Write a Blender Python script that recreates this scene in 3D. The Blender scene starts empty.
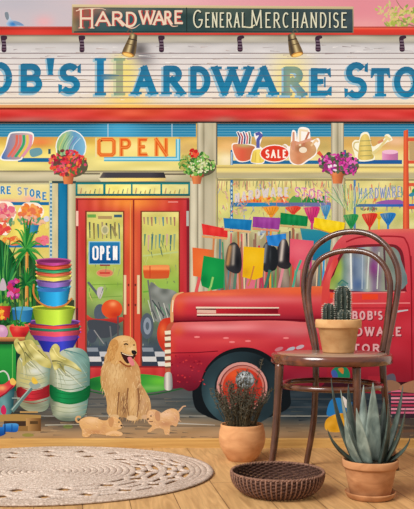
import bpy, bmesh, math, random
import numpy as np
from mathutils import Vector, Matrix
from mathutils.geometry import delaunay_2d_cdt

random.seed(7)
R = math.radians
C = bpy.context.scene.collection
# ------------------------------------------------------------------ camera geometry
F, HC, DW, HY, CX = 835.0, 0.65, 3.66, 299.0, 207.0     # focal (px), eye height, wall distance, horizon row, centre column
S = DW / F                                               # metres per photo pixel on the wall


def wx(px): return (px - CX) * S
def wz(py): return HC + (HY - py) * S


# ------------------------------------------------------------------ the printed mural: a flat picture on the wall, so its parts are flat inked
# shapes and the picture's own tones are ink that stays put whatever the room's light does
GAIN = np.array([0.80, 0.81, 0.835])


def lin(c):
    c = np.asarray(c, float) / 255.0
    return np.where(c <= 0.04045, c / 12.92, ((np.clip(c, 0, None) + 0.055) / 1.055) ** 2.4)


class Fill:
    """ink colour as a function of the place on the print"""
    def __init__(s, c): s.c = np.array(c[:3], float); s.ops = []; s.step = 1.5
    def v(s, *st): s.ops.append(('v', st)); return s
    def h(s, *st): s.ops.append(('h', st)); return s
    def blob(s, cx, cy, rx, ry, c, a=1.0, rot=0): s.ops.append(('b', cx, cy, rx, ry, c, a, rot)); return s
    def ln(s, pts, w, c, a=1.0): s.ops.append(('l', pts, w, c, a)); return s
    def noise(s, amp, sx, sy, seed=0): s.ops.append(('n', amp, sx, sy, seed)); return s
    def st(s, step): s.step = step; return s

    def at(s, P):
        x, y = P[:, 0], P[:, 1]
        col = np.tile(s.c, (len(P), 1))
        for o in s.ops:
            if o[0] in 'vh':
                k = y if o[0] == 'v' else x
                st = sorted(o[1], key=lambda q: q[0])
                xs = [q[0] for q in st]
                for i in range(3): col[:, i] = np.interp(k, xs, [q[1][i] for q in st])
            elif o[0] == 'b':
                _, cx, cy, rx, ry, c, a, rot = o
                dx, dy = x - cx, y - cy
                ca, sa = math.cos(R(rot)), math.sin(R(rot))
                u, w = (dx * ca + dy * sa) / rx, (-dx * sa + dy * ca) / ry
                m = (a * np.exp(-1.2 * (u * u + w * w)))[:, None]
                col = col * (1 - m) + np.array(c, float) * m
            elif o[0] == 'l':
                _, pts, wd, c, a = o
                d = np.full(len(P), 1e9)
                for (ax, ay), (bx, by) in zip(pts[:-1], pts[1:]):
                    L2 = max((bx - ax) ** 2 + (by - ay) ** 2, 1e-9)
                    t = np.clip(((x - ax) * (bx - ax) + (y - ay) * (by - ay)) / L2, 0, 1)
                    d = np.minimum(d, np.hypot(x - ax - t * (bx - ax), y - ay - t * (by - ay)))
                m = (a * np.exp(-(d / wd) ** 2))[:, None]
                col = col * (1 - m) + np.array(c, float) * m
            elif o[0] == 'n':
                _, amp, sx, sy, sd = o
                q = np.zeros(len(P))
                rg = random.Random(sd)
                for _k in range(7):
                    a1 = rg.uniform(-1, 1)
                    q += np.sin(x / sx * rg.uniform(.6, 1.8) + a1 * y / sy + rg.uniform(0, 6)) * np.sin(y / sy * rg.uniform(.6, 1.8) - a1 * x / sx * .5 + rg.uniform(0, 6))
                col = col + (q * amp / 2.2)[:, None]
        return np.clip(col, 0, 255)


def smooth(pts, closed=True, n=5):
    out = []
    m = len(pts)
    rng = range(m) if closed else range(m - 1)
    g = (lambda i: pts[i % m]) if closed else (lambda i: pts[min(max(i, 0), m - 1)])
    for i in rng:
        p0, p1, p2, p3 = g(i - 1), g(i), g(i + 1), g(i + 2)
        for k in range(n):
            t = k / n
            out.append(tuple(0.5 * (2 * b + (c - a) * t + (2 * a - 5 * b + 4 * c - d) * t * t + (3 * b - a - 3 * c + d) * t ** 3)
                             for a, b, c, d in zip(p0, p1, p2, p3)))
    if not closed: out.append(tuple(pts[-1]))
    return out


def inside(poly, P):
    x, y = P[:, 0], P[:, 1]
    r = np.zeros(len(P), bool)
    a = np.array(poly)
    for (x0, y0), (x1, y1) in zip(a, np.roll(a, -1, 0)):
        if y0 == y1: continue
        c = ((y0 > y) != (y1 > y)) & (x < (x1 - x0) * (y - y0) / (y1 - y0) + x0)
        r ^= c
    return r


def dens(poly, step):
    out = []
    for (x0, y0), (x1, y1) in zip(poly, poly[1:] + poly[:1]):
        k = max(1, int(math.hypot(x1 - x0, y1 - y0) / step))
        out += [(x0 + (x1 - x0) * i / k, y0 + (y1 - y0) * i / k) for i in range(k)]
    return out


LB, LV = [], []          # boxes and stacking levels of the inked shapes so far


def level(b):
    if LB:
        A = np.array(LB)
        m = (A[:, 0] < b[2]) & (A[:, 2] > b[0]) & (A[:, 1] < b[3]) & (A[:, 3] > b[1])
        l = 1 + (np.array(LV)[m].max() if m.any() else 0)
    else: l = 1
    LB.append(b); LV.append(l)
    return l


ALL = []


class Pic:
    def __init__(s, name, label=None, parent=None):
        s.name, s.label, s.parent = name, label, parent
        s.P, s.T, s.K, s.L, s.n = [], [], [], [], 0
        ALL.append(s)

    def add(s, P, T, col, lev=None):
        P = np.asarray(P, float)
        if lev is None: lev = level((P[:, 0].min(), P[:, 1].min(), P[:, 0].max(), P[:, 1].max()))
        s.P.append(P); s.T += [tuple(i + s.n for i in t) for t in T]
        s.K.append(col.at(P) if isinstance(col, Fill) else np.tile(np.array(col[:3], float), (len(P), 1)))
        s.L.append(np.full(len(P), lev)); s.n += len(P)
        return s

    def f(s, poly, col):
        poly = [tuple(p) for p in poly]
        P = poly
        if isinstance(col, Fill):
            poly = dens(poly, col.step); k = col.step
            a = np.array(poly); lo, hi = a.min(0), a.max(0)
            gx, gy = np.meshgrid(np.arange(lo[0] + k * .5, hi[0], k), np.arange(lo[1] + k * .5, hi[1], k))
            G = np.stack([gx.ravel(), gy.ravel()], 1)
            P = poly + ([tuple(q) for q in G[inside(poly, G)]] if len(G) else [])
        n = len(poly)
        r = delaunay_2d_cdt([Vector(p) for p in P], [(i, (i + 1) % n) for i in range(n)], [list(range(n))], 1, 1e-5)
        V = [(v.x, v.y) for v in r[0]]
        return s.add(V, [tuple(t) for t in r[2]], col)

    def o(s, pts, col, n=5): return s.f(smooth(pts, True, n), col)
    def r(s, x0, y0, x1, y1, col): return s.f([(x0, y0), (x1, y0), (x1, y1), (x0, y1)], col)

    def e(s, cx, cy, rx, ry, col, rot=0, n=20):
        ca, sa = math.cos(R(rot)), math.sin(R(rot))
        q = [(cx + rx * math.cos(t) * ca - ry * math.sin(t) * sa, cy + rx * math.cos(t) * sa + ry * math.sin(t) * ca)
             for t in [2 * math.pi * i / n for i in range(n)]]
        if isinstance(col, Fill): return s.f(q, col)
        return s.add(q, [(0, i, i + 1) for i in range(1, n - 1)], col)

    def s(s, pts, w, col, w1=None, sm=False, lev=None):
        if sm: pts = smooth(pts, False, 6)
        p = np.array(pts, float); m = len(p)
        d = np.gradient(p, axis=0); d /= np.maximum(np.hypot(d[:, 0], d[:, 1])[:, None], 1e-9)
        nn = np.stack([-d[:, 1], d[:, 0]], 1)
        if not sm and m > 2:                                    # mitre the corners
            for i in range(1, m - 1):
                a = p[i] - p[i - 1]; b = p[i + 1] - p[i]
                a /= np.hypot(*a) + 1e-9; b /= np.hypot(*b) + 1e-9
                t = a + b; t /= np.hypot(*t) + 1e-9
                nn[i] = np.array([-t[1], t[0]]) / max(0.5, abs(float(t @ b)))
            a = p[1] - p[0]; a /= np.hypot(*a) + 1e-9; nn[0] = (-a[1], a[0])
            a = p[-1] - p[-2]; a /= np.hypot(*a) + 1e-9; nn[-1] = (-a[1], a[0])
        ws = np.linspace(w, w if w1 is None else w1, m)[:, None] / 2
        P = np.concatenate([p + nn * ws, p - nn * ws])
        T = []
        for i in range(m - 1): T += [(i, i + 1, m + i + 1), (i, m + i + 1, m + i)]
        return s.add(P, T, col, lev)

    def leaves(s, cx, cy, rx, ry, n, cols, a, b, rots=(0, 180), seed=1):
        rg = random.Random(seed)
        for _ in range(n):
            t, q = rg.uniform(0, 6.283), math.sqrt(rg.random())
            s.e(cx + rx * q * math.cos(t), cy + ry * q * math.sin(t), a * rg.uniform(.7, 1.3), b * rg.uniform(.7, 1.3), rg.choice(cols), rg.uniform(*rots), 8)
        return s

    def build(s, root):
        me = bpy.data.meshes.new(s.name)
        o = bpy.data.objects.new(s.name, me); C.objects.link(o)
        o.parent = s.parent.obj if s.parent else root
        s.obj = o
        if s.label: o['label'] = s.label
        P = np.concatenate(s.P); L = np.concatenate(s.L); K = np.concatenate(s.K)
        co = np.stack([wx(P[:, 0]), -2.5e-5 * L, wz(P[:, 1])], 1)
        fs = []
        a = P
        for t in s.T:
            (x0, y0), (x1, y1), (x2, y2) = a[t[0]], a[t[1]], a[t[2]]
            fs.append(t if (x1 - x0) * (y2 - y0) - (y1 - y0) * (x2 - x0) < 0 else t[::-1])
        me.from_pydata(co.tolist(), [], fs)
        at = me.color_attributes.new('Ink', 'FLOAT_COLOR', 'POINT')
        K = np.clip(150 + (K - 150) * 1.03, 0, 255); K = np.clip(K - (K - K.mean(1, keepdims=True)) * .05, 0, 255)
        at.data.foreach_set('color', np.concatenate([lin(K) * GAIN, np.ones((len(K), 1))], 1).astype(np.float32).ravel())
        me.materials.append(M['print'])


def jit(c, k, rg): return tuple(min(255, max(0, v + rg.uniform(-k, k))) for v in c)


# ---- drawn lettering -------------------------------------------------------------
def arc(cx, cy, rx, ry, a0, a1, n=9):
    return [(cx + rx * math.cos(R(a0 + (a1 - a0) * i / n)), cy + ry * math.sin(R(a0 + (a1 - a0) * i / n))) for i in range(n + 1)]


G = {
    'A': [[(.08, 0), (.5, 1)], [(.5, 1), (.92, 0)], [(.25, .33), (.75, .33)]],
    'B': [[(.17, 0), (.17, 1)], [(.1, 1), (.55, 1)] + arc(.55, .76, .28, .24, 90, -90)[1:] + [(.17, .52)], [(.17, .52), (.58, .52)] + arc(.58, .26, .32, .26, 90, -90)[1:] + [(.1, 0)]],
    'C': [arc(.52, .5, .4, .5, 50, 310, 16)],
    'D': [[(.17, 0), (.17, 1)], [(.1, 1), (.45, 1)] + arc(.45, .5, .45, .5, 90, -90, 14)[1:] + [(.1, 0)]],
    'E': [[(.17, 0), (.17, 1)], [(.08, 1), (.95, 1)], [(.17, .52), (.75, .52)], [(.08, 0), (1, 0)]],
    'F': [[(.2, 0), (.2, 1)], [(.1, 1), (.85, 1)], [(.2, .52), (.7, .52)]],
    'G': [arc(.5, .5, .4, .5, 50, 330, 16) + [(.88, .45)], [(.55, .45), (.95, .45)]],
    'H': [[(.17, 0), (.17, 1)], [(.83, 0), (.83, 1)], [(.17, .5), (.83, .5)]],
    'I': [[(.5, 0), (.5, 1)]],
    'L': [[(.2, 0), (.2, 1)], [(.1, 0), (.9, 0)]],
    'M': [[(.1, 0), (.15, 1)], [(.15, 1), (.5, .15)], [(.5, .15), (.85, 1)], [(.85, 1), (.9, 0)]],
    'N': [[(.15, 0), (.15, 1)], [(.15, 1), (.85, 0)], [(.85, 0), (.85, 1)]],
    'O': [arc(.5, .5, .42, .5, 0, 360, 22)],
    'P': [[(.17, 0), (.17, 1)], [(.1, 1), (.55, 1)] + arc(.55, .74, .3, .26, 90, -90)[1:] + [(.17, .48)]],
    'R': [[(.17, 0), (.17, 1)], [(.1, 1), (.52, 1)] + arc(.52, .75, .28, .25, 90, -90)[1:] + [(.17, .5)], [(.45, .5), (.92, 0)]],
    'S': [arc(.5, .75, .36, .25, 30, 270, 12) + arc(.5, .25, .38, .25, 90, -150, 12)[1:]],
    'T': [[(.5, 0), (.5, 1)], [(-.02, 1), (1.02, 1)]],
    'U': [[(.15, 1), (.15, .3)] + arc(.5, .3, .35, .3, 180, 360) + [(.85, 1)]],
    'W': [[(.03, 1), (.28, 0)], [(.28, 0), (.5, .9)], [(.5, .9), (.72, 0)], [(.72, 0), (.97, 1)]],
    "'": [[(.5, 1), (.5, .6)]],
}
SER = {'A': [(.08, 0), (.92, 0)], 'B': [], 'H': [(.17, 0), (.17, 1), (.83, 0), (.83, 1)], 'R': [(.17, 0), (.92, 0)], 'W': [(.05, 1), (.5, 1), (.95, 1)],
       'T': [(.5, 0)], 'N': [(.15, 0), (.15, 1), (.85, 1)], 'M': [(.1, 0), (.9, 0)], 'I': [(.5, 0), (.5, 1)], 'P': [(.17, 0)], 'E': [], 'L': [(.2, 1)], 'F': [(.2, 0)]}
WID = {'I': .4, 'M': 1.2, 'W': 1.25, "'": .35, 'E': .85, 'L': .8, 'S': .85, 'T': .9, ' ': .5}


def glyph(p, ch, x0, x1, y0, y1, w, col, serif=0, fy=None, lev=None, thin=1.0):
    """one letter in the box x0..x1, y0 (top)..y1 (bottom); fy bends the baseline"""
    h, b = y1 - y0, x1 - x0
    fy = fy or (lambda x: 0)
    def m(u, v):
        X = x0 + w * .5 + u * (b - w)
        return (X, y1 - w * .42 - v * (h - w * .84) + fy(X))
    for i, st in enumerate(G[ch]):
        q = [m(*a) for a in st]
        if len(q) == 2:                                          # square off stems to the full height
            (xa, ya), (xb, yb) = q
            if abs(ya - yb) > h * .25:
                k = w * .42 / abs(ya - yb)
                q = [(xa - (xb - xa) * k, ya - (yb - ya) * k), (xb + (xb - xa) * k, yb + (yb - ya) * k)]
        flat = len(q) == 2 and abs(q[0][1] - q[1][1]) < .1 * h
        p.s(q, w * (thin if (flat or (ch in 'AWNM' and i in (0, 3) and ch != 'W')) else 1), col, lev=lev)
    if serif:
        for (u, v) in SER.get(ch, []):
            X, Y = m(u, v)
            Y = (y1 - w * .2 if v < .5 else y0 + w * .2) + fy(X)
            p.s([(X - w * .5 - serif, Y), (X + w * .5 + serif, Y)], w * .4, col, lev=lev)


def text(p, t, x0, x1, y0, y1, w, col, serif=0, fy=None, gap=.12, lev=None, thin=1.0):
    tot = sum(WID.get(c, 1) + gap for c in t) - gap
    k = (x1 - x0) / tot
    x = x0
    for c in t:
        b = WID.get(c, 1) * k
        if c != ' ': glyph(p, c, x, x + b, y0, y1, w, col, serif, fy, lev, thin)
        x += b + gap * k


M = {}


def newmat(name):
    m = bpy.data.materials.new(name); m.use_nodes = True
    nt = m.node_tree
    return m, nt, nt.nodes['Principled BSDF'], nt.nodes.new, nt.links.new


def rgb(c): return tuple(lin(c)) + (1.0,)


m, nt, b, N, Lk = newmat('mural_print')                # matt printed wallpaper: the ink of each printed shape
a = N('ShaderNodeAttribute'); a.attribute_name = 'Ink'
Lk(a.outputs['Color'], b.inputs['Base Color']); b.inputs['Roughness'].default_value = .9; b.inputs['Specular IOR Level'].default_value = .05
M['print'] = m

# ================================================================== THE MURAL, top to bottom (photo pixels)
XL, XR = -90, 504
# ---- backing sheet with the facade's plain timber
base = Pic('printed_sheet', 'printed wallpaper sheet of the storefront mural')
base.r(XL, -60, XR, 447, Fill((196, 186, 152)).noise(6, 30, 9).st(6))
# ---- sky
sky = Pic('sky', 'printed pink and grey evening sky at the top of the mural')
sky.r(XL, -60, XR, 31, Fill((200, 190, 198)).h((-90, (196, 191, 198)), (70, (203, 192, 198)), (110, (224, 172, 178)), (240, (228, 160, 168)), (360, (226, 142, 152)), (504, (228, 150, 160)))
      .blob(44, 22, 10, 7, (240, 175, 178), .8).blob(15, 4, 40, 8, (188, 186, 196), .7).blob(365, 25, 26, 8, (238, 172, 168), .6).blob(150, 2, 60, 4, (238, 190, 190), .8).st(3))
bd = Pic('bird', 'small printed blue and white bird above the red ledge')
bd.o([(5, 13), (7, 12), (10, 17), (12, 20), (17, 21), (24, 25), (19, 26.5), (10, 26.5), (6, 24), (8, 20)], Fill((190, 205, 220)).blob(13, 24, 5, 3, (50, 125, 200), 1).st(1))
bd.o([(5, 12.5), (8, 12.5), (9, 18), (7, 20), (5, 16)], (128, 140, 150))
bd.o([(13, 21.5), (19, 22), (24, 25.5), (17, 25)], (120, 150, 190))
tr = Pic('tree_branch', 'printed yellow-green leafy branch against the pink sky')
for q in [[(414, 26), (400, 20), (388, 8)], [(420, 12), (404, 10), (396, 0)], [(440, 28), (410, 22), (392, 24)]]: tr.s(q, 1.4, (150, 125, 90), .6, True)
tr.leaves(404, 16, 15, 11, 60, [(200, 200, 120), (170, 185, 80), (215, 195, 120), (145, 165, 80), (230, 190, 140)], 2.8, 1.2, seed=3)
tr.leaves(386, 11, 11, 9, 26, [(205, 200, 130), (185, 190, 100), (225, 185, 140)], 2.3, 1.0, seed=4)
tr.leaves(440, 10, 24, 14, 60, [(190, 195, 110), (160, 180, 80), (215, 195, 120)], 2.8, 1.3, seed=5)
tr.leaves(398, 25, 12, 3, 22, [(170, 185, 80), (150, 170, 90), (205, 200, 120)], 2.6, 1.1, seed=6)
# ---- red ledge and cornice
lg = Pic('red_ledge', 'printed red ledge under the sky')
lg.r(XL, 26.5, XR, 35.5, Fill((224, 62, 50)).v((26.5, (205, 95, 85)), (28.5, (168, 52, 40)), (30, (216, 60, 48)), (34, (226, 66, 54)), (35.5, (180, 70, 60))).noise(6, 20, 30).st(1.5))
lg.r(352, 28, XR, 34.5, Fill((228, 66, 50)).v((28, (238, 110, 84)), (30, (226, 64, 48)), (34.5, (206, 62, 52))))
cn = Pic('cornice', 'printed beige cornice board')
cn.r(XL, 35, XR, 43.5, Fill((190, 180, 150)).v((35, (120, 104, 90)), (37, (186, 180, 160)), (41, (190, 184, 168)), (43.5, (160, 156, 148))).noise(7, 14, 3).st(1.5))
ub = Pic('upper_board', 'printed grey white board with brackets')
ub.r(XL, 43, XR, 53.5, Fill((214, 209, 206)).v((43, (176, 172, 168)), (45.5, (206, 203, 202)), (53, (214, 211, 210))).noise(5, 12, 4).blob(140, 50, 9, 9, (96, 92, 92), .9).st(1.8))
rg = random.Random(5)
for i in range(46):
    x, y = rg.uniform(-60, 470), rg.uniform(45, 53)
    ub.s([(x, y), (x + rg.uniform(3, 12), y + rg.uniform(-.8, .8))], rg.uniform(.4, 1.1), rg.choice([(172, 166, 165), (160, 150, 150), (232, 228, 224), (190, 175, 170)]), .2)
for i, x in enumerate([4, 82, 161.5, 240, 318, 402]):
    bk = Pic('bracket', 'printed dark scroll bracket under the cornice')
    c = (66, 46, 62)
    bk.o([(x - 2.6, 37), (x + 3, 35.5), (x + 4.2, 38), (x + 1.6, 39.5), (x + 2.2, 44), (x + 2.4, 51), (x - 2.2, 51), (x - 2.4, 44)] if i > 2 else [(x - 3, 36), (x + 2.6, 36), (x + 3, 39), (x + 1.8, 40), (x + 2.2, 44), (x + 2.2, 51.5), (x - 2.2, 51.5), (x - 2.2, 44), (x - 3, 40)], c)
    for y in (41, 44, 47): bk.s([(x - 2, y), (x + 2, y)], .7, (150, 130, 145))
    bk.s([(x - 2, 49.5), (x + 2, 49.5)], .9, (110, 80, 95))

# ---- top shop sign
sg = Pic('shop_sign', 'printed long dark hardware and general merchandise sign')
sg.f([(72, 4.4), (353.5, 6.6), (353.5, 33), (72, 33)], Fill((196, 176, 136)).v((4, (226, 206, 160)), (9, (190, 172, 132)), (33, (120, 116, 96))))
sg.f([(73, 7.2), (352.6, 9.2), (352.6, 32.4), (73, 32.4)], Fill((52, 74, 78)).h((72, (150, 130, 90)), (78, (110, 100, 84)), (92, (66, 88, 90)), (130, (50, 88, 92)), (186, (52, 76, 76)), (250, (62, 80, 76)), (352, (62, 78, 84)))
     .blob(84, 12, 16, 7, (190, 90, 70), .7).blob(110, 10, 60, 4, (150, 120, 100), .5).blob(214, 10, 30, 5, (100, 110, 90), .6).noise(5, 9, 4).st(1.8))
sg.s([(186.7, 7.5), (186.7, 32)], 1.0, (40, 54, 52))
sg.s([(74, 32), (352, 32)], 1.2, (34, 60, 60))
def hy(x): return 1.6 * math.sin((x - 80) / 20)
for dx, col, k in ((-.6, (186, 66, 64), 3.9), (0, (232, 212, 186), 2.1)):
    lt = Pic('lettering', 'cream and red painted letters', sg) if dx else lt
    glyph(lt, 'H', 77, 96, 8.5, 28.5, k, col, 1.2)
    for ch, a, b_, t, u in (('A', 94, 112, 11.5, 26), ('R', 110, 125, 11.5, 26), ('D', 124, 138, 12, 27), ('W', 138, 156, 10.5, 24.5), ('A', 152, 166, 11, 25), ('R', 163, 173, 11, 24.5), ('E', 173, 184, 10.5, 24)):
        glyph(lt, ch, a, b_, t, u, k * (.95 if dx else 1), col, .5)
    lt.s([(120, 20), (128, 27), (134, 28), (140, 24)], k * .7, col, .4, True)
    lt.s([(76, 11), (84, 9), (100, 8.5), (106, 10)], k * .5, col, .4, True)
    lt.s([(168, 20), (172, 26), (178, 26)], k * .6, col, .4, True)
for d, col, k in ((.7, (36, 46, 44), 2.0), (0, (222, 220, 190), 1.35)):
    lt2 = Pic('lettering', 'cream roman letters', sg) if d else lt2
    glyph(lt2, 'G', 192 + d, 204 + d, 10 + d, 28 + d, k, col)
    text(lt2, 'ENERAL', 204.6 + d, 246.6 + d, 12.5 + d, 27.5 + d, k, col, .4)
    glyph(lt2, 'M', 250 + d, 263 + d, 10 + d, 28 + d, k, col, .6)
    text(lt2, 'ERCHANDISE', 264.5 + d, 347.5 + d, 12.5 + d, 27.8 + d, k, col, .4)
lt2.s([(244, 27), (250, 27.5), (255, 25)], 1.1, (228, 222, 186))

# ---- plank sign board with the big blue letters
pb = Pic('plank_signboard', 'printed white plank signboard with big blue letters')
pb.r(XL, 53, XR, 107, Fill((230, 221, 210)).v((53, (214, 210, 208)), (66, (228, 222, 218)), (85, (234, 226, 218)), (98, (236, 226, 210)), (104, (238, 220, 188)), (107, (232, 190, 136)))
     .blob(126, 76, 15, 34, (244, 224, 120), .9).blob(290, 84, 20, 34, (246, 228, 128), .95).blob(126, 100, 26, 9, (250, 214, 120), .8).blob(292, 102, 30, 8, (252, 220, 130), .85)
     .blob(143, 56, 12, 9, (120, 118, 124), .85, 35).noise(3, 18, 4).st(2))
rg = random.Random(8)
for i in range(90):
    x, y = rg.uniform(-60, 470), rg.choice([58.6, 64.2, 86.8, 92.2, 97.8, 55, 57]) + rg.uniform(-2, 2)
    pb.s([(x, y), (x + rg.uniform(3, 14), y + rg.uniform(-.6, .6))], rg.uniform(.3, 1), rg.choice([(200, 184, 168), (190, 172, 158), (244, 240, 236), (176, 160, 160)]), .2)
for (x, y) in ((45, 80), (77, 80), (110, 78), (150, 80), (215, 82)): pb.s([(x - 10, y), (x + 6, y - .6), (x + 14, y + .4)], .9, (160, 140, 110), .2)
BL = [('B', -38, -12, 64.5, 93.5), ('O', -14, 14, 62.5, 93.5), ('B', 17, 44.5, 64, 93), ("'", 46.5, 54.5, 58, 75), ('S', 57, 82.5, 63.5, 94), ('H', 92, 128, 58, 95.5), ('A', 131, 158, 66, 94.5), ('R', 160, 186, 66, 94.5), ('D', 187, 212.5, 66.5, 95),
      ('W', 211, 254, 66.5, 95), ('A', 248.5, 279, 66.5, 95), ('R', 280, 307, 67, 95.5), ('E', 308, 331, 68, 96), ('S', 343, 369.5, 62.5, 98), ('T', 369, 392, 68, 96.5), ('O', 392, 421, 67, 97), ('R', 423, 450, 67, 97), ('E', 452, 476, 67, 97)]
for ch, a, b_, t, u in BL:
    bl = Pic('letter', 'blue painted capital letter with a pale blue drop shade', pb)
    main, sh = Fill((40, 122, 160)).v((t, (44, 116, 154)), (u, (28, 134, 176))).noise(6, 5, 5), (156, 198, 216)
    if ch == 'H': main = Fill((40, 124, 160)).h((104, (36, 128, 176)), (110, (70, 146, 160)), (117, (176, 180, 130)), (126, (160, 172, 130)))
    if ch == 'R' and 279 < a < 290: main = Fill((40, 124, 160)).h((280, (70, 140, 160)), (288, (150, 170, 140)), (300, (130, 160, 140)), (307, (60, 136, 164)))
    if ch == "'":
        for d, col in ((-1.6, sh), (0, main)): bl.f([(46.5 + d, t - d * .4), (54.5 + d, t - d * .4), (52.6 + d, u), (48.6 + d, u)], col)
        bl.s([(46.5, 58.8), (54.5, 58.8)], 1.6, (36, 116, 160)); bl.s([(48, 74.4), (53.4, 74.4)], 1.3, (30, 120, 168))
    else:
        w = 6.4 if ch in 'OBSRD' else 7.0
        if ch in 'EW': w = 6.8
        if ch != 'H': glyph(bl, ch, a - 2, b_ - 2, t + 1.2, u + 2, w, sh, 2.2, thin=.78)
        else: glyph(bl, ch, a - 2, b_ - 2, t + 1, u + 1.5, 8, Fill((150, 194, 214)).h((100, (160, 198, 210)), (118, (226, 220, 160)), (128, (226, 220, 160))), 2, thin=.6)
        glyph(bl, ch, a, b_, t, u, w, main, 2.2, thin=.78)
        if ch == 'E': bl.f([(b_ - 6, t + 2), (b_ - .4, t), (b_, t + 9.6), (b_ - 1.6, t + 9)], main); bl.f([(b_ - 6.4, u - 2), (b_ + .6, u), (b_ + .8, u - 9.4), (b_ - 1, u - 9.4)], main); bl.f([(a + 16, t + 9), (a + 17.6, t + 9), (a + 17.6, u - 8.6), (a + 16, u - 8.6)], main)
        if ch == 'T': bl.f([(a + 2.4, t), (a + 8.4, t), (a + 3.2, t + 10), (a + 1.6, t + 10)], main); bl.f([(b_ - 2.4, t), (b_ - 8.4, t), (b_ - 3.2, t + 10), (b_ - 1.6, t + 10)], main)
        if ch == 'S': bl.f([(b_ - 5, t + 3), (b_ - 1.6, t), (b_ - 1.6, t + 10), (b_ - 5, t + 9)], main); bl.f([(a + 5, u - 3), (a + 1.6, u), (a + 1.2, u - 10), (a + 5, u - 9)], main)
jn = Pic('plank_joints', 'dark joints between the printed planks', pb)
LP = [(q.P, [t for t in q.T if np.concatenate(q.K)[t[0]][0] < 146 and np.concatenate(q.K)[t[0]][2] < 205]) for q in ALL if q.name == 'letter']
TRI = np.array([W_[list(t)] for W_, T_ in [(np.concatenate(P_), T_) for P_, T_ in LP] for t in T_])
def on_letters(xs, y):
    A, B, D = TRI[:, 0], TRI[:, 1], TRI[:, 2]
    k = (TRI[:, :, 1].min(1) <= y) & (TRI[:, :, 1].max(1) >= y)
    r = np.zeros(len(xs), bool)
    for a, b_, d in zip(A[k], B[k], D[k]):
        s1 = (b_[0] - a[0]) * (y - a[1]) - (b_[1] - a[1]) * (xs - a[0]); s2 = (d[0] - b_[0]) * (y - b_[1]) - (d[1] - b_[1]) * (xs - b_[0]); s3 = (a[0] - d[0]) * (y - d[1]) - (a[1] - d[1]) * (xs - d[0])
        r |= ((s1 >= 0) & (s2 >= 0) & (s3 >= 0)) | ((s1 <= 0) & (s2 <= 0) & (s3 <= 0))
    return r
for k, y in enumerate([53.3, 58.6, 64.2, 70, 75.7, 81.4, 86.8, 92.2, 97.8, 103.2]):
    jn.s([(XL, y), (XR, y)], .85 if k in (0, 4, 7) else .62, Fill((150, 134, 130)).h((-90, (140, 124, 126)), (110, (140, 124, 124)), (126, (186, 160, 100)), (150, (120, 106, 112)), (270, (140, 126, 126)), (290, (190, 164, 110)), (310, (140, 126, 126))))
    xs = np.arange(XL, XR, .8); m_ = on_letters(xs, y)
    i = 0
    while i < len(xs):                                        # the joint reads blue where the paint runs across it
        if m_[i]:
            j = i
            while j + 1 < len(xs) and m_[j + 1]: j += 1
            jn.s([(xs[i] - .3, y), (xs[j] + .3, y)], .62, (30, 106, 144) if not (112 < xs[i] < 130 or 282 < xs[i] < 300) else (120, 140, 110)); i = j
        i += 1
rs = Pic('signboard_edge', 'orange and dark lower edge of the printed signboard', pb)
rs.r(XL, 105, XR, 108, Fill((234, 176, 112)).h((60, (226, 160, 100)), (126, (250, 196, 96)), (190, (230, 168, 108)), (292, (252, 206, 110)), (360, (228, 160, 100))))
rs.r(XL, 107.6, XR, 109.8, (140, 46, 26))
# gooseneck lamps
for x, lean in ((132, -1), (293, 1)):
    lp = Pic('wall_lamp', 'printed brass wall lamp over the ' + ('H of the blue lettering' if lean < 0 else 'R of the blue lettering at right'))
    q = lambda u, v: (x + lean * u, v)
    lp.s([q(-1, 34), q(2, 29), q(5, 33)], 1.3, (96, 90, 78), sm=True)
    lp.o([q(-4.4, 34.6), q(1.6, 33.4), q(3, 37), q(9.6, 51), q(9, 55), q(1, 57.4), q(-3.4, 54), q(-5, 40)],
         Fill((140, 116, 76)).ln([q(-4, 36), q(0, 55)], 2.2, (70, 60, 52), .9).ln([q(-.6, 36), q(4.6, 54)], 1.6, (226, 206, 150), .9).ln([q(2.4, 37), q(9, 53)], 1.8, (104, 86, 60), .9).st(.9), 5)
    lp.s([q(-5, 40.5), q(3.8, 38.6)], 1.1, (64, 56, 48)); lp.s([q(-4.6, 46), q(6, 43.4)], .8, (90, 74, 54))
    lp.e(x + lean * 4, 54.6, 6, 2.3, (190, 130, 60), lean * -14); lp.e(x + lean * 4.2, 55, 4.8, 1.6, (255, 206, 110), lean * -14)

# ---- red lintel band over the windows
rb = Pic('red_lintel', 'printed worn red timber band over the windows')
rb.r(XL, 109.6, XR, 122, Fill((214, 58, 54)).v((109.6, (214, 70, 58)), (113, (222, 62, 58)), (118, (206, 58, 56)), (120.5, (196, 90, 78)), (122, (120, 60, 50)))
     .blob(135, 113, 40, 6, (230, 106, 60), .6).blob(300, 113, 20, 6, (232, 116, 66), .6).blob(60, 116, 20, 3, (236, 92, 80), .6).blob(370, 115, 26, 3, (232, 86, 80), .6).blob(225, 119, 14, 3, (170, 130, 110), .6).blob(30, 119, 30, 2.5, (180, 130, 120), .5).noise(7, 12, 3).st(1.6))
rb.r(XL, 121.6, XR, 123.8, (48, 44, 46))

# ---- windows: blinds, glass, contents ------------------------------------------------
def blind(p, x0, x1, y0, y1, glow=None):
    fl = Fill((36, 122, 164)).v((y0, (22, 88, 118)), (y0 + 3, (40, 128, 168)), (y1 - 1, (44, 140, 184)), (y1, (60, 130, 150)))
    if glow: fl.blob(glow, (y0 + y1) / 2, 24, 12, (70, 178, 226), .8)
    p.r(x0, y0, x1, y1, fl)
    y = y0 + 2.5
    while y < y1: p.s([(x0, y), (x1, y)], .5, (110, 178, 200)); y += 2.6


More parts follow.
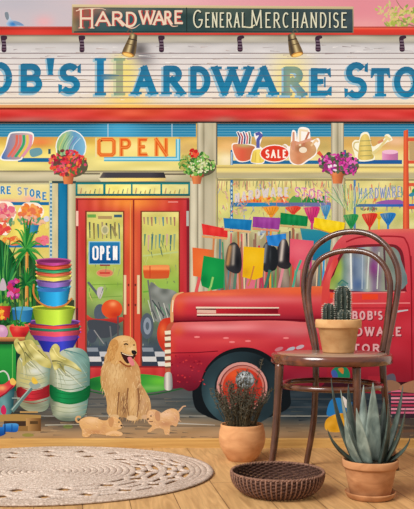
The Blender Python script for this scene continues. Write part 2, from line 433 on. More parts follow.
up = Pic('upper_window', 'printed window with the neon sign, left of the post')
up.r(XL, 123.5, 198, 171.5, Fill((228, 200, 96)).v((137, (214, 172, 84)), (143, (232, 196, 92)), (152, (240, 222, 120)), (160, (240, 226, 130)), (171, (228, 218, 140)))
     .blob(40, 142, 16, 5, (226, 120, 60), .9).blob(186, 148, 14, 10, (216, 180, 110), .9).blob(85, 160, 14, 6, (190, 180, 110), .5).blob(110, 158, 40, 4, (250, 240, 150), .7).noise(7, 22, 3).st(1.6))
blind(up, XL, 196, 123.6, 137, 120)
up.s([(108, 124), (108, 139)], .6, (210, 230, 240)); up.s([(172, 124), (172, 140)], .6, (210, 230, 240))
up.r(18, 158, 51, 162, (26, 108, 158)); up.r(-60, 158, -2, 162, (26, 108, 158))
up.o([(30, 150), (40, 148), (42, 154), (32, 157)], (110, 160, 170))
up.s([(49.5, 149), (49.5, 154)], 2.4, (40, 90, 110))
gl = Pic('display_gloves', 'printed bundle of striped gloves outlined in white', up)
gl.o([(0, 159), (5, 148), (8, 136), (13, 132), (30, 132), (34, 136), (32, 145), (24, 155), (21, 160), (10, 161)], (246, 246, 240))
gl.o([(1.6, 158), (6, 148), (9.5, 137), (13, 133.4), (29, 133.4), (33, 137), (30.5, 145), (23, 154), (20, 159), (10, 159.6)], Fill((150, 150, 170)).h((2, (70, 120, 190)), (8, (140, 140, 170)), (15, (170, 150, 160)), (33, (220, 190, 190))).st(1.2))
for i, c in enumerate([(226, 110, 90), (226, 120, 110), (60, 170, 110), (236, 200, 90), (226, 150, 170)]):
    gl.s([(17 + i * 3.4, 135), (16 + i * 3.6, 145), (8 + i * 3.6, 157)], 2.7, c, 2.4, True)
hs = Pic('garden_hose', 'printed coiled hose behind the red flowers', up)
hs.e(71, 147, 15.5, 17, (240, 246, 244))
hs.e(71, 147, 14.4, 16, Fill((120, 170, 190)).h((57, (150, 190, 120)), (66, (160, 200, 150)), (74, (100, 160, 200)), (85, (130, 190, 220))))
for i in range(5): hs.s([(60 + i * 3, 155), (60 + i * 3.4, 146), (66 + i * 3.6, 134 + i)], 1, [(210, 210, 120), (90, 150, 120), (180, 210, 190), (120, 120, 190), (190, 220, 240)][i], .6, True)
nb = Pic('neon_sign', 'printed glowing orange neon open sign with a blue frame')
nb.r(95, 137, 178.6, 160, Fill((232, 204, 104)).v((137, (226, 190, 96)), (143, (236, 204, 104)), (152, (242, 222, 124)), (160, (242, 226, 136))).blob(135, 147, 34, 8, (252, 234, 150), .9).st(2))
for w, c in ((4.6, (84, 176, 208)), (1.8, (170, 226, 240))):
    nb.s([(104, 159), (178, 159), (178, 139)], w, c)
nb.s([(96, 157), (96, 138)], 1.2, (236, 220, 170))
for w, c in ((4.4, (244, 176, 84)), (2.9, (230, 98, 34)), (.8, (246, 150, 70))):
    for ch, a, b_ in (('O', 98, 115), ('P', 117.5, 133), ('E', 136, 149), ('N', 152.5, 170)):
        if ch == 'O': nb.s([(a + 3, 139.5), (b_ - 3, 139.5), (b_ - 1, 141.5), (b_ - 1, 153), (b_ - 3, 155), (a + 3, 155), (a + 1, 153), (a + 1, 141.5), (a + 3, 139.5)], w, c)
        else: glyph(nb, ch, a, b_, 138.2, 156.2, w, c)

rw = Pic('upper_window', 'printed shop window with the oval sale sign')
for x0, x1 in ((216, 331.5), (343.5, XR)):
    if x0 > 300: rw = Pic('upper_window', 'printed shop window with the watering can')
    rw.r(x0, 123.5, x1, 167, Fill((220, 196, 110)).v((137, (210, 170, 96)), (146, (220, 176, 96)), (156, (238, 222, 150)), (167, (232, 220, 150)))
         .blob(228, 146, 12, 9, (240, 190, 120), .9).blob(226, 160, 8, 8, (250, 236, 200), .8).blob(268, 143, 30, 5, (190, 160, 90), .7).blob(396, 141, 14, 8, (236, 190, 150), .9).blob(324, 146, 10, 8, (190, 170, 100), .8).noise(6, 20, 3).st(1.8))
    blind(rw, x0, x1, 123.6, 136.5)
    if x0 < 300:
        rw.s([(216.8, 123), (216.8, 167)], 1.2, (70, 80, 80))
        rw.r(231, 160.5, 331, 164, (36, 110, 160)); rw.s([(231.8, 150), (231.8, 169)], 2.6, (30, 104, 160))
        rw.s([(231.8, 152), (231.8, 168)], 1, (190, 220, 236))
        # trowel pot, brush, sale sign, handle basket
        tp = Pic('trowel_pot', 'printed orange pot full of trowels outlined in white', rw)
        tp.o([(231.5, 145), (240, 143), (254, 145), (256, 149), (251, 160), (237, 161)], (248, 240, 230))
        tp.o([(232.5, 146), (240, 144), (253, 146), (254.5, 149), (250, 159.5), (238, 160)], Fill((224, 104, 74)).h((232, (232, 130, 90)), (242, (224, 96, 70)), (254, (196, 110, 70))).blob(244, 145, 9, 3, (190, 190, 120), .9).st(1.2))
        for i, c in enumerate([(90, 60, 110), (190, 80, 90), (60, 90, 140), (210, 110, 120), (90, 120, 90)]):
            tp.s([(239 + i * 2.6, 144), (240 + i * 2.5, 137), (237.5 + i * 2.8, 131.5 + (i % 2))], 3.4, (248, 244, 240), 3.0); tp.s([(239 + i * 2.6, 144), (240 + i * 2.5, 137), (237.6 + i * 2.8, 132 + (i % 2))], 1.8, c, 1.4)
        br = Pic('bristle_brush', 'printed yellow brush with a violet handle outlined in white', rw)
        br.o([(254, 134), (258, 132), (262, 133), (261.5, 140), (260, 146), (263.5, 150), (264, 163), (252, 163), (250.5, 158), (253, 150), (257, 146), (255.6, 140)], (248, 244, 240))
        br.s([(255.5, 134.5), (259, 133.5), (261, 135.5), (258, 140), (258, 148)], 3.2, (90, 96, 170), 3.4)
        br.o([(254, 150.5), (263, 150.5), (263.5, 162), (252, 162.4), (251.6, 158)], Fill((240, 214, 90)).h((252, (226, 196, 80)), (258, (248, 226, 110)), (264, (236, 206, 80))))
        br.s([(256, 152), (255, 162)], .5, (200, 160, 60)); br.s([(260, 152), (260, 162)], .5, (200, 160, 60))
        bs = Pic('tool_basket', 'printed tan basket of wooden handles outlined in white', rw)
        bs.o([(280, 148), (285, 144), (290, 146), (292, 131), (296, 132), (297, 140), (299, 128), (309, 129), (311, 140), (318, 138), (320, 143), (317, 150), (316, 155), (308, 161), (299, 166), (290, 162), (288, 152), (282, 152)], (250, 246, 238))
        bs.o([(290, 150), (292, 141), (300, 142), (310, 141), (316, 148), (315, 154), (307, 160), (299, 164.6), (291, 161)], Fill((216, 146, 100)).h((289, (226, 170, 130)), (298, (214, 140, 98)), (315, (206, 160, 110))).blob(301, 148, 6, 4, (120, 90, 70), .5).noise(6, 3, 3).st(1.2))
        bs.s([(293.5, 150), (293.5, 132)], 2.6, (214, 150, 120), 2.0); bs.s([(300, 146), (300, 130), (308, 131)], 2.2, (240, 220, 180)); bs.s([(303, 146), (309, 132)], 2, (196, 120, 90)); bs.s([(296, 144), (312, 139)], 2.6, (222, 160, 130))
        bs.s([(311, 146), (316, 140), (318, 142)], 2, (236, 200, 150)); bs.e(284, 148, 3, 3, (216, 186, 150)); bs.e(303, 150, 4, 3, (240, 226, 200))
        so = Pic('sale_sign', 'printed oval red sale sign with white letters', rw)
        so.e(274.6, 153.6, 15, 9, (250, 244, 236)); so.e(274.6, 153.6, 14, 8, (226, 62, 42))
        text(so, 'SALE', 265, 287, 149.8, 158, 1.5, (255, 240, 226))
        rw.s([(318, 152), (324, 158)], 4, (226, 96, 60), 2)
    else:
        rw.r(343.5, 160, 402, 164, (34, 96, 160)); rw.r(410, 160, XR, 163, (220, 200, 160))
        wc = Pic('watering_can', 'printed yellow watering can outlined in white', rw)
        wc.o([(352, 144), (355, 140), (359, 140), (361, 134), (365, 132), (369, 134), (372, 146), (378, 144), (384, 139), (385, 135), (389, 134.5), (392.5, 140), (386, 143), (379, 150), (374, 154), (374, 160), (358, 161), (354, 152)], (248, 246, 220))
        wc.o([(358.6, 150), (360.6, 138), (365, 134), (369, 137), (372, 150), (373, 158.6), (359, 159.4)], Fill((222, 196, 96)).h((358, (206, 182, 90)), (364, (238, 214, 120)), (373, (196, 176, 90))).st(1.2))
        wc.s([(359, 152), (354, 148), (354.6, 143), (359, 142)], 1.4, (214, 196, 130), sm=True)
        wc.s([(372, 154), (380, 147.6), (386.6, 139)], 2.8, (226, 210, 140), 2.2); wc.s([(385, 136.4), (390.6, 140)], 3, (232, 216, 150)); wc.s([(378, 143), (383, 140)], 2.6, (216, 140, 100))
        for y in (141, 146, 151, 156): wc.s([(360, y), (371.6, y - .4)], .7, (150, 150, 96))
        gp = Pic('gift_tin', 'printed pink round tin on the window shelf', rw)
        gp.f([(382, 152), (398, 152), (398, 160), (382, 160)], Fill((222, 140, 190)).h((382, (230, 160, 200)), (390, (206, 120, 170)), (398, (180, 110, 160)))); gp.e(390, 152, 8, 2.2, (240, 190, 214))
        rw.s([(345, 150), (345, 163), (349, 164)], 2, (60, 90, 150))
# sill mouldings under the upper windows
sl = Pic('window_sill', 'printed cream sill moulding under the upper windows')
sl.r(XL, 170.6, 198, 182.4, Fill((204, 196, 160)).v((170.6, (92, 82, 62)), (172, (200, 190, 150)), (176, (214, 204, 170)), (181, (186, 180, 146)), (182.4, (110, 104, 84))).noise(4, 16, 3).blob(190, 178, 12, 8, (160, 160, 120), .6))
sl.r(216, 166.6, XR, 178.8, Fill((206, 194, 150)).v((166.6, (120, 100, 70)), (168, (236, 214, 120)), (171.5, (240, 222, 140)), (173, (190, 176, 130)), (178, (184, 178, 140)), (178.8, (150, 120, 100))).noise(5, 18, 2))
sl.r(216, 165, 331, 166.8, (228, 206, 120))
# posts
for x0, x1 in ((197, 216.5), (331, 343.8)):
    po = Pic('timber_post', 'printed weathered beige timber post')
    po.r(x0, 123, x1, 330, Fill((190, 182, 152)).h((x0, (130, 122, 100)), (x0 + 1.5, (214, 206, 178)), (x0 + 5, (198, 190, 160)), (x0 + 6.5, (150, 142, 116)), (x0 + 8, (196, 188, 160)), (x1 - 3, (188, 180, 150)), (x1 - 1, (226, 214, 180)), (x1, (120, 112, 92))).noise(7, 3, 14).blob(206, 172, 16, 10, (130, 130, 90), .6).st(1.5))
po = Pic('door_post', 'printed cream post right of the red door')
po.r(189, 181, 198, 330, Fill((200, 194, 160)).h((189, (120, 112, 90)), (190.5, (206, 200, 170)), (194, (222, 214, 186)), (197, (196, 190, 160)), (198, (100, 90, 74))).noise(5, 3, 12))

# ================================================================== lower storefront
# ---- left shop window
lw = Pic('shop_window', 'printed left shop window with flower bouquets')
lw.r(XL, 183, 51, 345, Fill((236, 220, 130)).v((183, (236, 224, 160)), (200, (238, 222, 130)), (225, (236, 212, 100)), (262, (216, 200, 110)), (345, (150, 160, 90)))
     .blob(22, 232, 10, 9, (246, 236, 110), .9).blob(46, 215, 8, 10, (240, 226, 110), .9).blob(6, 202, 14, 3, (236, 150, 160), .9).blob(30, 199, 9, 4, (240, 160, 170), .8).blob(10, 248, 16, 5, (180, 200, 110), .6).noise(6, 10, 6).st(1.8))
lw.r(-60, 183, 50, 184.4, (200, 196, 150))
lw.r(5, 202, 50, 205.2, (24, 112, 168)); lw.r(-40, 203, 5, 205, (120, 140, 190)); lw.r(30, 200.6, 40, 202.6, (80, 160, 120))
lw.r(-40, 245, 50, 247.5, (40, 120, 176))
lw.o([(10, 238), (16, 236), (20, 241), (18, 245), (10, 245)], (228, 130, 70)); lw.o([(36, 238), (44, 237), (48, 243), (36, 245)], (230, 120, 110))
for i, ch in enumerate('RE STORE'):
    if ch != ' ':
        x = 0 + i * 6.1 if i < 2 else 17 + (i - 3) * 6.2
        y = 186 + ((x - 2) / 46) ** 2 * 8
        glyph(lw, ch, x - .6, x + 5.6, y, y + 8.2, 2.4, (236, 232, 206)); glyph(lw, ch, x - .2, x + 5.5, y + .2, y + 8, 1.5, (140, 160, 180) if 2 < i < 5 else (50, 136, 190))
def bouquet(p, cx, cy, rx, ry, cols, outline=(250, 240, 220), n=60, seed=1, a=2.6):
    p.o([(cx - rx - 1, cy), (cx - rx * .6, cy - ry - .6), (cx, cy - ry - 1.6), (cx + rx * .7, cy - ry), (cx + rx + 1.2, cy), (cx + rx * .6, cy + ry + .8), (cx, cy + ry + 1), (cx - rx * .7, cy + ry)], outline)
    p.leaves(cx, cy, rx - 1, ry - 1, n, cols, a, a * .75, seed=seed)
bq = Pic('flower_bouquet', 'printed pink bouquet on the left shop window', lw)
bouquet(bq, 4, 213, 11, 10, [(230, 110, 130), (240, 140, 130), (226, 90, 120), (236, 160, 150), (216, 110, 160)], seed=2)
bq.leaves(4, 222, 10, 4, 26, [(236, 130, 90), (90, 150, 110), (226, 90, 70), (150, 180, 120)], 2.2, 1.2, seed=3)
bouquet(bq, 3, 229, 7, 5, [(230, 90, 80), (236, 130, 80), (226, 70, 70)], seed=4, n=30)
bq = Pic('flower_bouquet', 'printed orange bouquet in a blue pot on the left shop window', lw)
bouquet(bq, 31, 212, 12, 8, [(238, 150, 60), (240, 130, 60), (246, 170, 90), (230, 120, 80)], seed=5)
bq.leaves(32, 221, 13, 5, 50, [(236, 170, 150), (90, 160, 120), (240, 190, 150), (120, 170, 110), (226, 120, 100)], 2.3, 1.3, seed=6)
bq.f([(27, 225), (39, 225), (37, 233.5), (29.5, 233.5)], Fill((50, 140, 180)).h((27, (80, 170, 200)), (39, (30, 110, 160)))); bq.e(46.5, 219, 3, 3, (214, 214, 230)); bq.e(47, 226, 2, 3, (240, 220, 120))
bq.leaves(8, 240, 16, 3.6, 36, [(236, 150, 60), (230, 110, 60), (240, 200, 100)], 2.2, 1.4, seed=7)
bq.leaves(44, 240, 5, 4, 16, [(236, 120, 140), (230, 90, 100)], 2.2, 1.4, seed=8)
fr = Pic('blue_pilaster', 'printed blue pilaster and beaded trim left of the door')
fr.r(49, 181, 53, 345, (206, 206, 160)); fr.r(53, 181, 58, 345, Fill((214, 202, 156)).noise(5, 3, 9))
fr.s([(51, 183), (51, 340)], 2, (60, 128, 170))
for i in range(40): fr.e(51, 185 + i * 4, 1.1, 1.3, (190, 214, 220), n=8)
fr.r(58, 181.6, 67.5, 345, Fill((22, 124, 172)).h((58, (40, 100, 120)), (59.5, (24, 128, 176)), (66, (22, 118, 166)), (67.5, (20, 80, 110))).noise(5, 4, 14))
fr.r(67.5, 183, 75.5, 362, Fill((206, 200, 160)).h((67.5, (180, 170, 130)), (70, (222, 214, 178)), (75.5, (176, 170, 130))).noise(5, 3, 12))
fr.r(52, 181, 76, 183.4, (60, 80, 80))

# ---- door with transom
tn = Pic('transom_window', 'printed teal framed row of small panes over the red door')
tn.r(75.6, 182, 190, 196, Fill((26, 128, 132)).v((182, (30, 90, 90)), (184, (30, 138, 140)), (194, (26, 120, 126)), (196, (20, 70, 70))))
for x0, x1 in ((77.6, 103.2), (105.6, 131), (132.6, 160.4), (162.2, 188.2)):
    tn.r(x0, 184.4, x1, 193.8, Fill((226, 218, 130)).h((77, (216, 206, 140)), (110, (250, 240, 130)), (135, (254, 246, 150)), (188, (220, 214, 140))).noise(9, 5, 3))
    for i in range(5): tn.s([(x0 + 3 + i * 4.6, 193.6), (x0 + 4 + i * 4.6, 188 + (i * 7) % 4)], 1.5, [(190, 150, 110), (150, 150, 110), (200, 170, 90), (110, 140, 110), (206, 190, 130)][i], .8)
tn.r(75.6, 196, 190, 199.4, Fill((226, 190, 100)).h((76, (206, 190, 140)), (112, (252, 206, 80)), (135, (255, 214, 90)), (150, (244, 186, 80)), (190, (190, 176, 130))))
# lamp bar
lb = Pic('strip_lamp', 'printed dark strip lamp over the red door')
lb.r(54, 173.2, 100, 174.6, (100, 92, 70)); lb.r(160, 173.4, 186, 175, (110, 100, 80)); lb.r(80, 174.5, 100, 176, (214, 206, 170))
lb.f([(99, 178.6), (103, 172.4), (164, 172.4), (166, 178.6)], Fill((74, 70, 78)).v((172.4, (106, 102, 104)), (175, (64, 62, 70)), (178.6, (84, 78, 78))).h((99, (120, 110, 100)), (106, (70, 68, 76)), (150, (74, 70, 78)), (166, (50, 48, 52))))
lb.f([(98, 178), (166, 178), (165, 181), (101, 181.6)], Fill((250, 232, 150)).h((98, (220, 214, 180)), (120, (250, 226, 130)), (150, (250, 220, 120)), (166, (216, 190, 120))))

def glass(p, x0, x1):
    p.r(x0, 212, x1, 366, Fill((180, 190, 80)).v((212, (226, 216, 130)), (222, (214, 208, 110)), (240, (206, 204, 110)), (262, (184, 194, 90)), (285, (150, 190, 80)), (300, (150, 180, 90)), (312, (120, 140, 90)), (335, (90, 104, 100)), (348, (70, 84, 96)), (366, (80, 92, 106))).noise(9, 9, 5).st(1.5))
dr = Pic('door', 'printed red double door of the store')
dr.r(75.6, 198, 189.4, 386, Fill((206, 64, 60)).h((75.6, (160, 50, 50)), (78, (208, 68, 66)), (84, (206, 62, 60)), (112, (206, 70, 60)), (126, (208, 74, 56)), (134, (214, 86, 58)), (148, (206, 68, 56)), (165, (206, 62, 56)), (186, (200, 52, 60)), (189.4, (120, 34, 44)))
     .blob(132, 350, 14, 50, (206, 62, 52), .7).blob(130, 202, 34, 9, (250, 150, 60), .95).blob(130, 236, 8, 30, (240, 130, 60), .5).blob(120, 378, 60, 9, (188, 44, 58), .9).noise(6, 3, 20).st(1.8))
dr.s([(76, 199.4), (189, 199.4)], 1.2, (150, 50, 44)); dr.s([(168, 202), (178, 202)], 1, (240, 150, 140))
dr.s([(77.4, 199), (77.4, 386)], 1.2, (130, 36, 40)); dr.s([(187.6, 199), (187.6, 386)], 1.8, (130, 36, 46))
dr.s([(130.4, 202), (130.4, 386)], .9, (236, 150, 80)); dr.s([(133.6, 200), (133.6, 386)], 1.6, (150, 50, 40))
for x in (77, 187.4): dr.r(x - 1, 211, x + 1.4, 226, (240, 200, 180) if x < 100 else (180, 190, 180)); dr.r(x - .8, 308, x + 1.2, 322, (90, 40, 44))
for x0, x1 in ((86.8, 123), (142, 178.6)):
    dr.r(x0 - 1.6, 210.8, x1 + 1.4, 367, (136, 58, 40))
    gi = Pic('door_glass', 'printed glass pane with goods inside the ' + ('left' if x0 < 100 else 'right') + ' door leaf', dr); glass(gi, x0, x1)
    rg = random.Random(int(x0))
    if x0 < 100:
        gi.r(87.4, 214.4, 96, 217.6, (110, 170, 80)); gi.r(98, 216, 112, 219, (180, 150, 100)); gi.r(114, 214.6, 122, 217.4, (60, 100, 120))
        for i in range(8): gi.s([(89.6 + i * 4.2, 222 + i % 3), (90 + i * 4.2, 238 + i % 2)], 1.8, [(90, 100, 80), (130, 110, 70), (100, 120, 110), (170, 150, 110), (90, 90, 80)][i % 5], 1.0)
        gi.e(105, 230, 4, 5, (214, 206, 150)); gi.e(105, 230, 2.6, 3.4, (170, 170, 130)); gi.s([(112, 226), (116, 236)], 2, (150, 140, 90), 3.4)
        gi.e(105, 273, 9, 4.4, (200, 180, 110)); gi.e(105, 273, 8, 3.7, (222, 130, 96)); gi.s([(99.6, 273), (110, 273)], 2, (206, 70, 60)); gi.r(100, 262, 110, 266, (150, 60, 60))
        gi.s([(88, 285), (122, 284)], .8, (120, 160, 60)); gi.s([(88, 298), (122, 296)], .8, (120, 160, 70))
        gi.s([(88, 282), (100, 297)], 2.2, (96, 106, 110), 3); gi.o([(98, 288), (103, 287), (103, 293), (100, 299), (97, 294)], (196, 190, 190))
    else:
        for i in range(9):
            gi.s([(144 + i * 3.8, 217), (144.4 + i * 3.8, 224 + i % 3)], 2.0, [(190, 140, 110), (150, 150, 110), (170, 120, 100), (100, 140, 130), (206, 190, 130), (90, 140, 150)][i % 6], 1)
            gi.s([(145 + i * 3.7, 234 + i % 2), (144.4 + i * 3.7, 246 + (i * 5) % 6)], 2.2, [(110, 150, 110), (206, 170, 150), (70, 120, 120), (150, 170, 130), (90, 150, 150)][i % 5], .8)
        gi.s([(143, 256), (178, 252)], 1.6, (190, 206, 130)); gi.s([(143, 292), (160, 290)], 1.6, (110, 170, 60))
    for i in range(46):
        xx, yy = rg.uniform(x0 + 1, x1 - 3), rg.uniform(216, 346)
        gi.s([(xx, yy), (xx + rg.uniform(-2, 3), yy + rg.uniform(2, 9))], rg.uniform(.5, 1.4), rg.choice([(196, 206, 120), (120, 150, 80), (150, 160, 110), (90, 120, 100), (206, 190, 120), (110, 120, 90)] if yy < 300 else [(120, 130, 130), (60, 72, 80), (150, 160, 150), (90, 110, 90)]), .3)
    # chequered shop floor
    y = 347.6; gi.r(x0, 346, x1, 366, Fill((60, 70, 88)).v((346, (70, 84, 96)), (366, (52, 60, 76))))
    for j, hh in enumerate((4, 5, 5, 5)):
        w = 22 + j * 3
        for i in range(4):
            a_, b_ = x0 + (i - (j % 2) * .5) * w, x0 + (i + .5 - (j % 2) * .5) * w
            a_, b_ = max(a_, x0), min(b_, x1)
            if b_ > a_ and y < 366: gi.f([(a_, y), (b_, y), (b_ + .8, min(y + hh, 366)), (a_ + .8, min(y + hh, 366))], [(140, 150, 160), (196, 198, 200), (210, 210, 208), (222, 220, 218)][j])
        y += hh
    if x0 < 100:
        gr = Pic('barbecue', 'printed orange barbecue behind the left door glass', dr)
        gr.e(100, 313, 6, 9, (84, 96, 110)); gr.e(112, 309, 10.5, 9.5, Fill((226, 84, 40)).blob(113, 304, 4, 3, (252, 170, 110), .9).blob(116, 315, 7, 4, (190, 46, 30), .8).st(1.2))
        gr.o([(87, 315), (92, 318), (102, 319), (122, 317), (123, 321), (112, 325), (98, 325), (88, 322)], Fill((206, 48, 40)).v((315, (220, 70, 56)), (325, (150, 34, 34))))
        gr.o([(89, 320), (118, 324), (116, 334), (104, 338), (92, 334)], (70, 76, 84)); gr.s([(118, 316), (118, 340)], 1.6, (90, 80, 84)); gr.s([(110, 326), (112, 344)], 1.4, (110, 112, 116)); gr.e(92, 336, 5, 7, (72, 80, 92)); gr.s([(94, 330), (104, 344)], 1, (150, 150, 150))
    else:
        tb = Pic('toolbox', 'printed orange toolbox behind the right door glass', dr)
        tb.o([(143, 267), (146, 265.4), (167, 265), (169.6, 268), (169, 276), (166, 278.4), (147, 278.6), (144, 276)], Fill((232, 116, 52)).v((265, (236, 140, 80)), (269, (250, 160, 90)), (271, (216, 84, 40)), (278.6, (206, 96, 50))).st(1.2)); tb.s([(150, 266), (150, 278)], 1, (200, 70, 40))
        mw = Pic('lawn_mower', 'printed grey machine and red tank behind the right door glass', dr)
        mw.o([(150, 283), (160, 288), (172, 290), (178, 296), (178, 318), (158, 322), (152, 312)], Fill((130, 136, 130)).noise(16, 4, 4).st(1.2))
        for q in range(9): mw.s([(148 + q * 2.6, 300 + (q * 5) % 9), (154 + q * 2.4, 322 - (q * 3) % 8)], .8, [(200, 204, 190), (70, 80, 80), (90, 150, 110)][q % 3])
        mw.s([(148, 280), (152, 312)], 1.6, (110, 112, 112)); mw.s([(152, 300), (164, 316)], 1.3, (70, 78, 80))
        mw.e(147, 326, 6.6, 13, (84, 96, 108)); mw.e(147.4, 326, 4, 8.6, (140, 152, 166)); mw.e(147.4, 326, 1.8, 4, (90, 104, 116))
        mw.o([(160, 322), (166, 318), (176, 318), (178, 324), (178, 348), (168, 354), (160, 346), (157, 334)], Fill((206, 56, 36)).blob(163, 330, 4, 8, (236, 110, 60), .9).st(1.4))
hd = Pic('door_handle', 'printed cream bar handle', dr); hd.r(123.6, 275, 126.4, 314.6, Fill((230, 206, 150)).h((123.6, (206, 170, 120)), (125, (252, 240, 206)), (126.4, (214, 180, 130))))
hd = Pic('door_handle', 'printed cream bar handle', dr); hd.r(137, 275, 139.8, 314, Fill((230, 206, 150)).h((137, (206, 170, 120)), (138.4, (252, 240, 206)), (139.8, (214, 180, 130))))
for x in (128.6, 135.4): dr.e(x, 285, .9, 1.4, (110, 50, 40), n=8); dr.e(x, 305, .9, 1.4, (110, 50, 40), n=8)
dr.s([(78, 366.8), (188, 366.8)], 1.4, (140, 36, 44)); dr.s([(78, 384), (188, 384)], 2, (110, 40, 44))
os_ = Pic('open_sign', 'printed blue open sign with white letters hanging inside the door', dr)
os_.r(88.6, 241.4, 120.4, 264.4, (150, 200, 220)); os_.r(89.6, 242.2, 119.6, 263.6, Fill((24, 110, 168)).v((242, (40, 130, 184)), (263.6, (16, 86, 150))))
for ch, a, b_ in (('O', 92.4, 98), ('P', 99.4, 105), ('E', 106, 111.4), ('N', 112.4, 118)):
    if ch == 'O': os_.s([(94.4, 247), (96.6, 247), (97.6, 248.4), (97.6, 257.6), (96.6, 259), (94.4, 259), (93.4, 257.6), (93.4, 248.4), (94.4, 247)], 2, (250, 250, 250))
    else: glyph(os_, ch, a, b_, 246, 260, 2, (250, 250, 250))

# ---- right shop windows
def shopwin(x0, x1, lab, seed):
    p = Pic('shop_window', lab)
    p.r(x0, 178.4, x1, 330, Fill((226, 214, 120)).v((178.4, (206, 196, 130)), (182, (226, 216, 140)), (200, (224, 210, 120)), (215, (206, 206, 120)), (240, (206, 200, 150)), (300, (190, 180, 140))).noise(10, 7, 5, seed).st(1.6))
    p.s([(x0 + 1, 180), (x1, 180)], 1.2, (120, 110, 80)); p.s([(x0 + 1.2, 178), (x0 + 1.2, 330)], 1.4, (150, 140, 110))
    return p
w2 = shopwin(216, 331.5, 'printed shop window behind the shovels and rakes', 1)
rg = random.Random(21)
for i in range(60):
    x = rg.uniform(219, 330); w2.s([(x, 181), (x + rg.uniform(-1.5, 1.5), rg.uniform(184, 192))], .7, rg.choice([(160, 150, 100), (196, 130, 120), (120, 140, 110), (220, 170, 120)]))
w2.s([(231.6, 180), (231.6, 300)], 2.6, (34, 112, 168))
for i in range(20): w2.e(231.6, 184 + i * 4.2, .8, 1.4, (190, 220, 226), n=8)
for x0, c in ((246, (236, 120, 60)), (258, (240, 150, 60)), (270, (232, 170, 70)), (284, (240, 140, 90)), (296, (90, 160, 80)), (310, (50, 140, 70)), (322, (60, 130, 60))): w2.o([(x0 - 7, 203), (x0 - 4, 197), (x0 + 1, 195.6), (x0 + 6, 199), (x0 + 7, 203)], c)
w2.leaves(268, 199, 22, 3, 30, [(246, 170, 80), (226, 90, 50), (240, 200, 90), (150, 180, 90)], 1.8, 1, seed=3)
w2.r(231, 202.6, 331, 206.6, Fill((30, 120, 170)).h((231, (24, 112, 170)), (262, (40, 140, 190)), (290, (100, 110, 160)), (330, (120, 120, 170))))
def arcy(x): return ((x - 283) / 50) ** 2 * 7
for dx, c, w in ((0, (236, 214, 190), 2.4), (.2, (206, 110, 130), 1.1)):
    text(w2, 'HARDWARE', 234 + dx, 289 + dx, 187.4, 196.6, w, c if not dx else (176, 172, 190), fy=arcy)
    text(w2, 'STORE', 294 + dx, 330 + dx, 186.4, 196.4, w, c if not dx else (214, 120, 170), fy=arcy)
for i in range(14): w2.leaves(300 + i * 2.2, 192 + (i % 3) * 3, 3, 4, 3, [(226, 120, 170), (236, 190, 110), (110, 120, 190), (240, 200, 200)], 1.2, .6, seed=i)
w2.leaves(240, 210, 6, 6, 14, [(190, 150, 140), (150, 160, 170), (220, 190, 150)], 2.4, .8, seed=9)
rg = random.Random(77)
for i in range(170):
    x, y = rg.uniform(218, 330), rg.uniform(182, 228)
    w2.s([(x, y), (x + rg.uniform(-3, 3), y + rg.uniform(2, 6))], rg.uniform(.5, 1.5), rg.choice([(206, 150, 160), (160, 170, 200), (236, 226, 190), (150, 160, 110), (226, 170, 110), (190, 190, 150), (120, 140, 150), (226, 120, 110), (170, 150, 120)]), .3)
text(w2, 'HARDWARE', 234, 289, 187.4, 196.6, 1.3, (214, 206, 206), fy=arcy)
w3 = shopwin(343.5, XR, 'printed shop window behind the truck cab', 2)
rg = random.Random(23)
for i in range(120):
    x, y = rg.uniform(345, 420), rg.uniform(182, 206)
    w3.s([(x, y), (x + rg.uniform(-1, 1), y + rg.uniform(3, 8))], rg.uniform(.6, 1.3), rg.choice([(150, 170, 110), (226, 150, 90), (170, 140, 150), (236, 200, 130), (120, 160, 150), (220, 110, 90)]))
w3.s([(354.6, 180), (354.6, 232)], 2.2, (80, 130, 180))
w3.r(354, 204, XR, 206.8, Fill((50, 110, 180)).h((355, (80, 120, 140)), (380, (60, 110, 190)), (402, (40, 100, 180))))
w3.o([(376, 203.6), (384, 200.4), (400, 200), (402, 204)], (150, 90, 170)); w3.leaves(368, 209, 9, 2, 10, [(150, 100, 80), (130, 150, 110)], 2, 1)
text(w3, 'HARDWARE', 358, 401, 188, 198.6, 2.0, (226, 214, 190), fy=lambda x: ((x - 362) / 40) ** 2 * -2); text(w3, 'HARDWARE', 358, 401, 188, 198.6, 1.0, (130, 150, 190), fy=lambda x: ((x - 362) / 40) ** 2 * -2)
rg = random.Random(2)
for i in range(18): w3.s([(338 + i * 1.4, 212 - abs(i - 8) * 1.2), (320 + i * 3.2, 184 + abs(i - 8) * .8)], .7, [(190, 214, 150), (110, 170, 120), (210, 220, 170)][i % 3])
# right ladder
ld = Pic('ladder', 'printed orange red ladder at the right side')
for y in (138, 160.5, 183, 206, 229): ld.r(408, y, 436, y + 3.2, (222, 90, 60))
ld.f([(403.6, 131), (408, 129.5), (409.4, 236), (402.8, 236)], Fill((222, 84, 48)).h((402.6, (190, 60, 40)), (405, (240, 110, 64)), (409.4, (190, 60, 46))))
ld.f([(434, 129), (438.6, 129), (439.4, 236), (433, 236)], (216, 80, 50))
ld.r(409.2, 141.6, 433, 160, (190, 160, 110)); ld.leaves(421, 152, 10, 6, 12, [(90, 150, 90), (206, 150, 100), (110, 150, 170)], 3, 2, seed=4); ld.leaves(421, 196, 10, 8, 14, [(60, 140, 170), (206, 90, 70), (50, 140, 80)], 3, 2.4, seed=5)

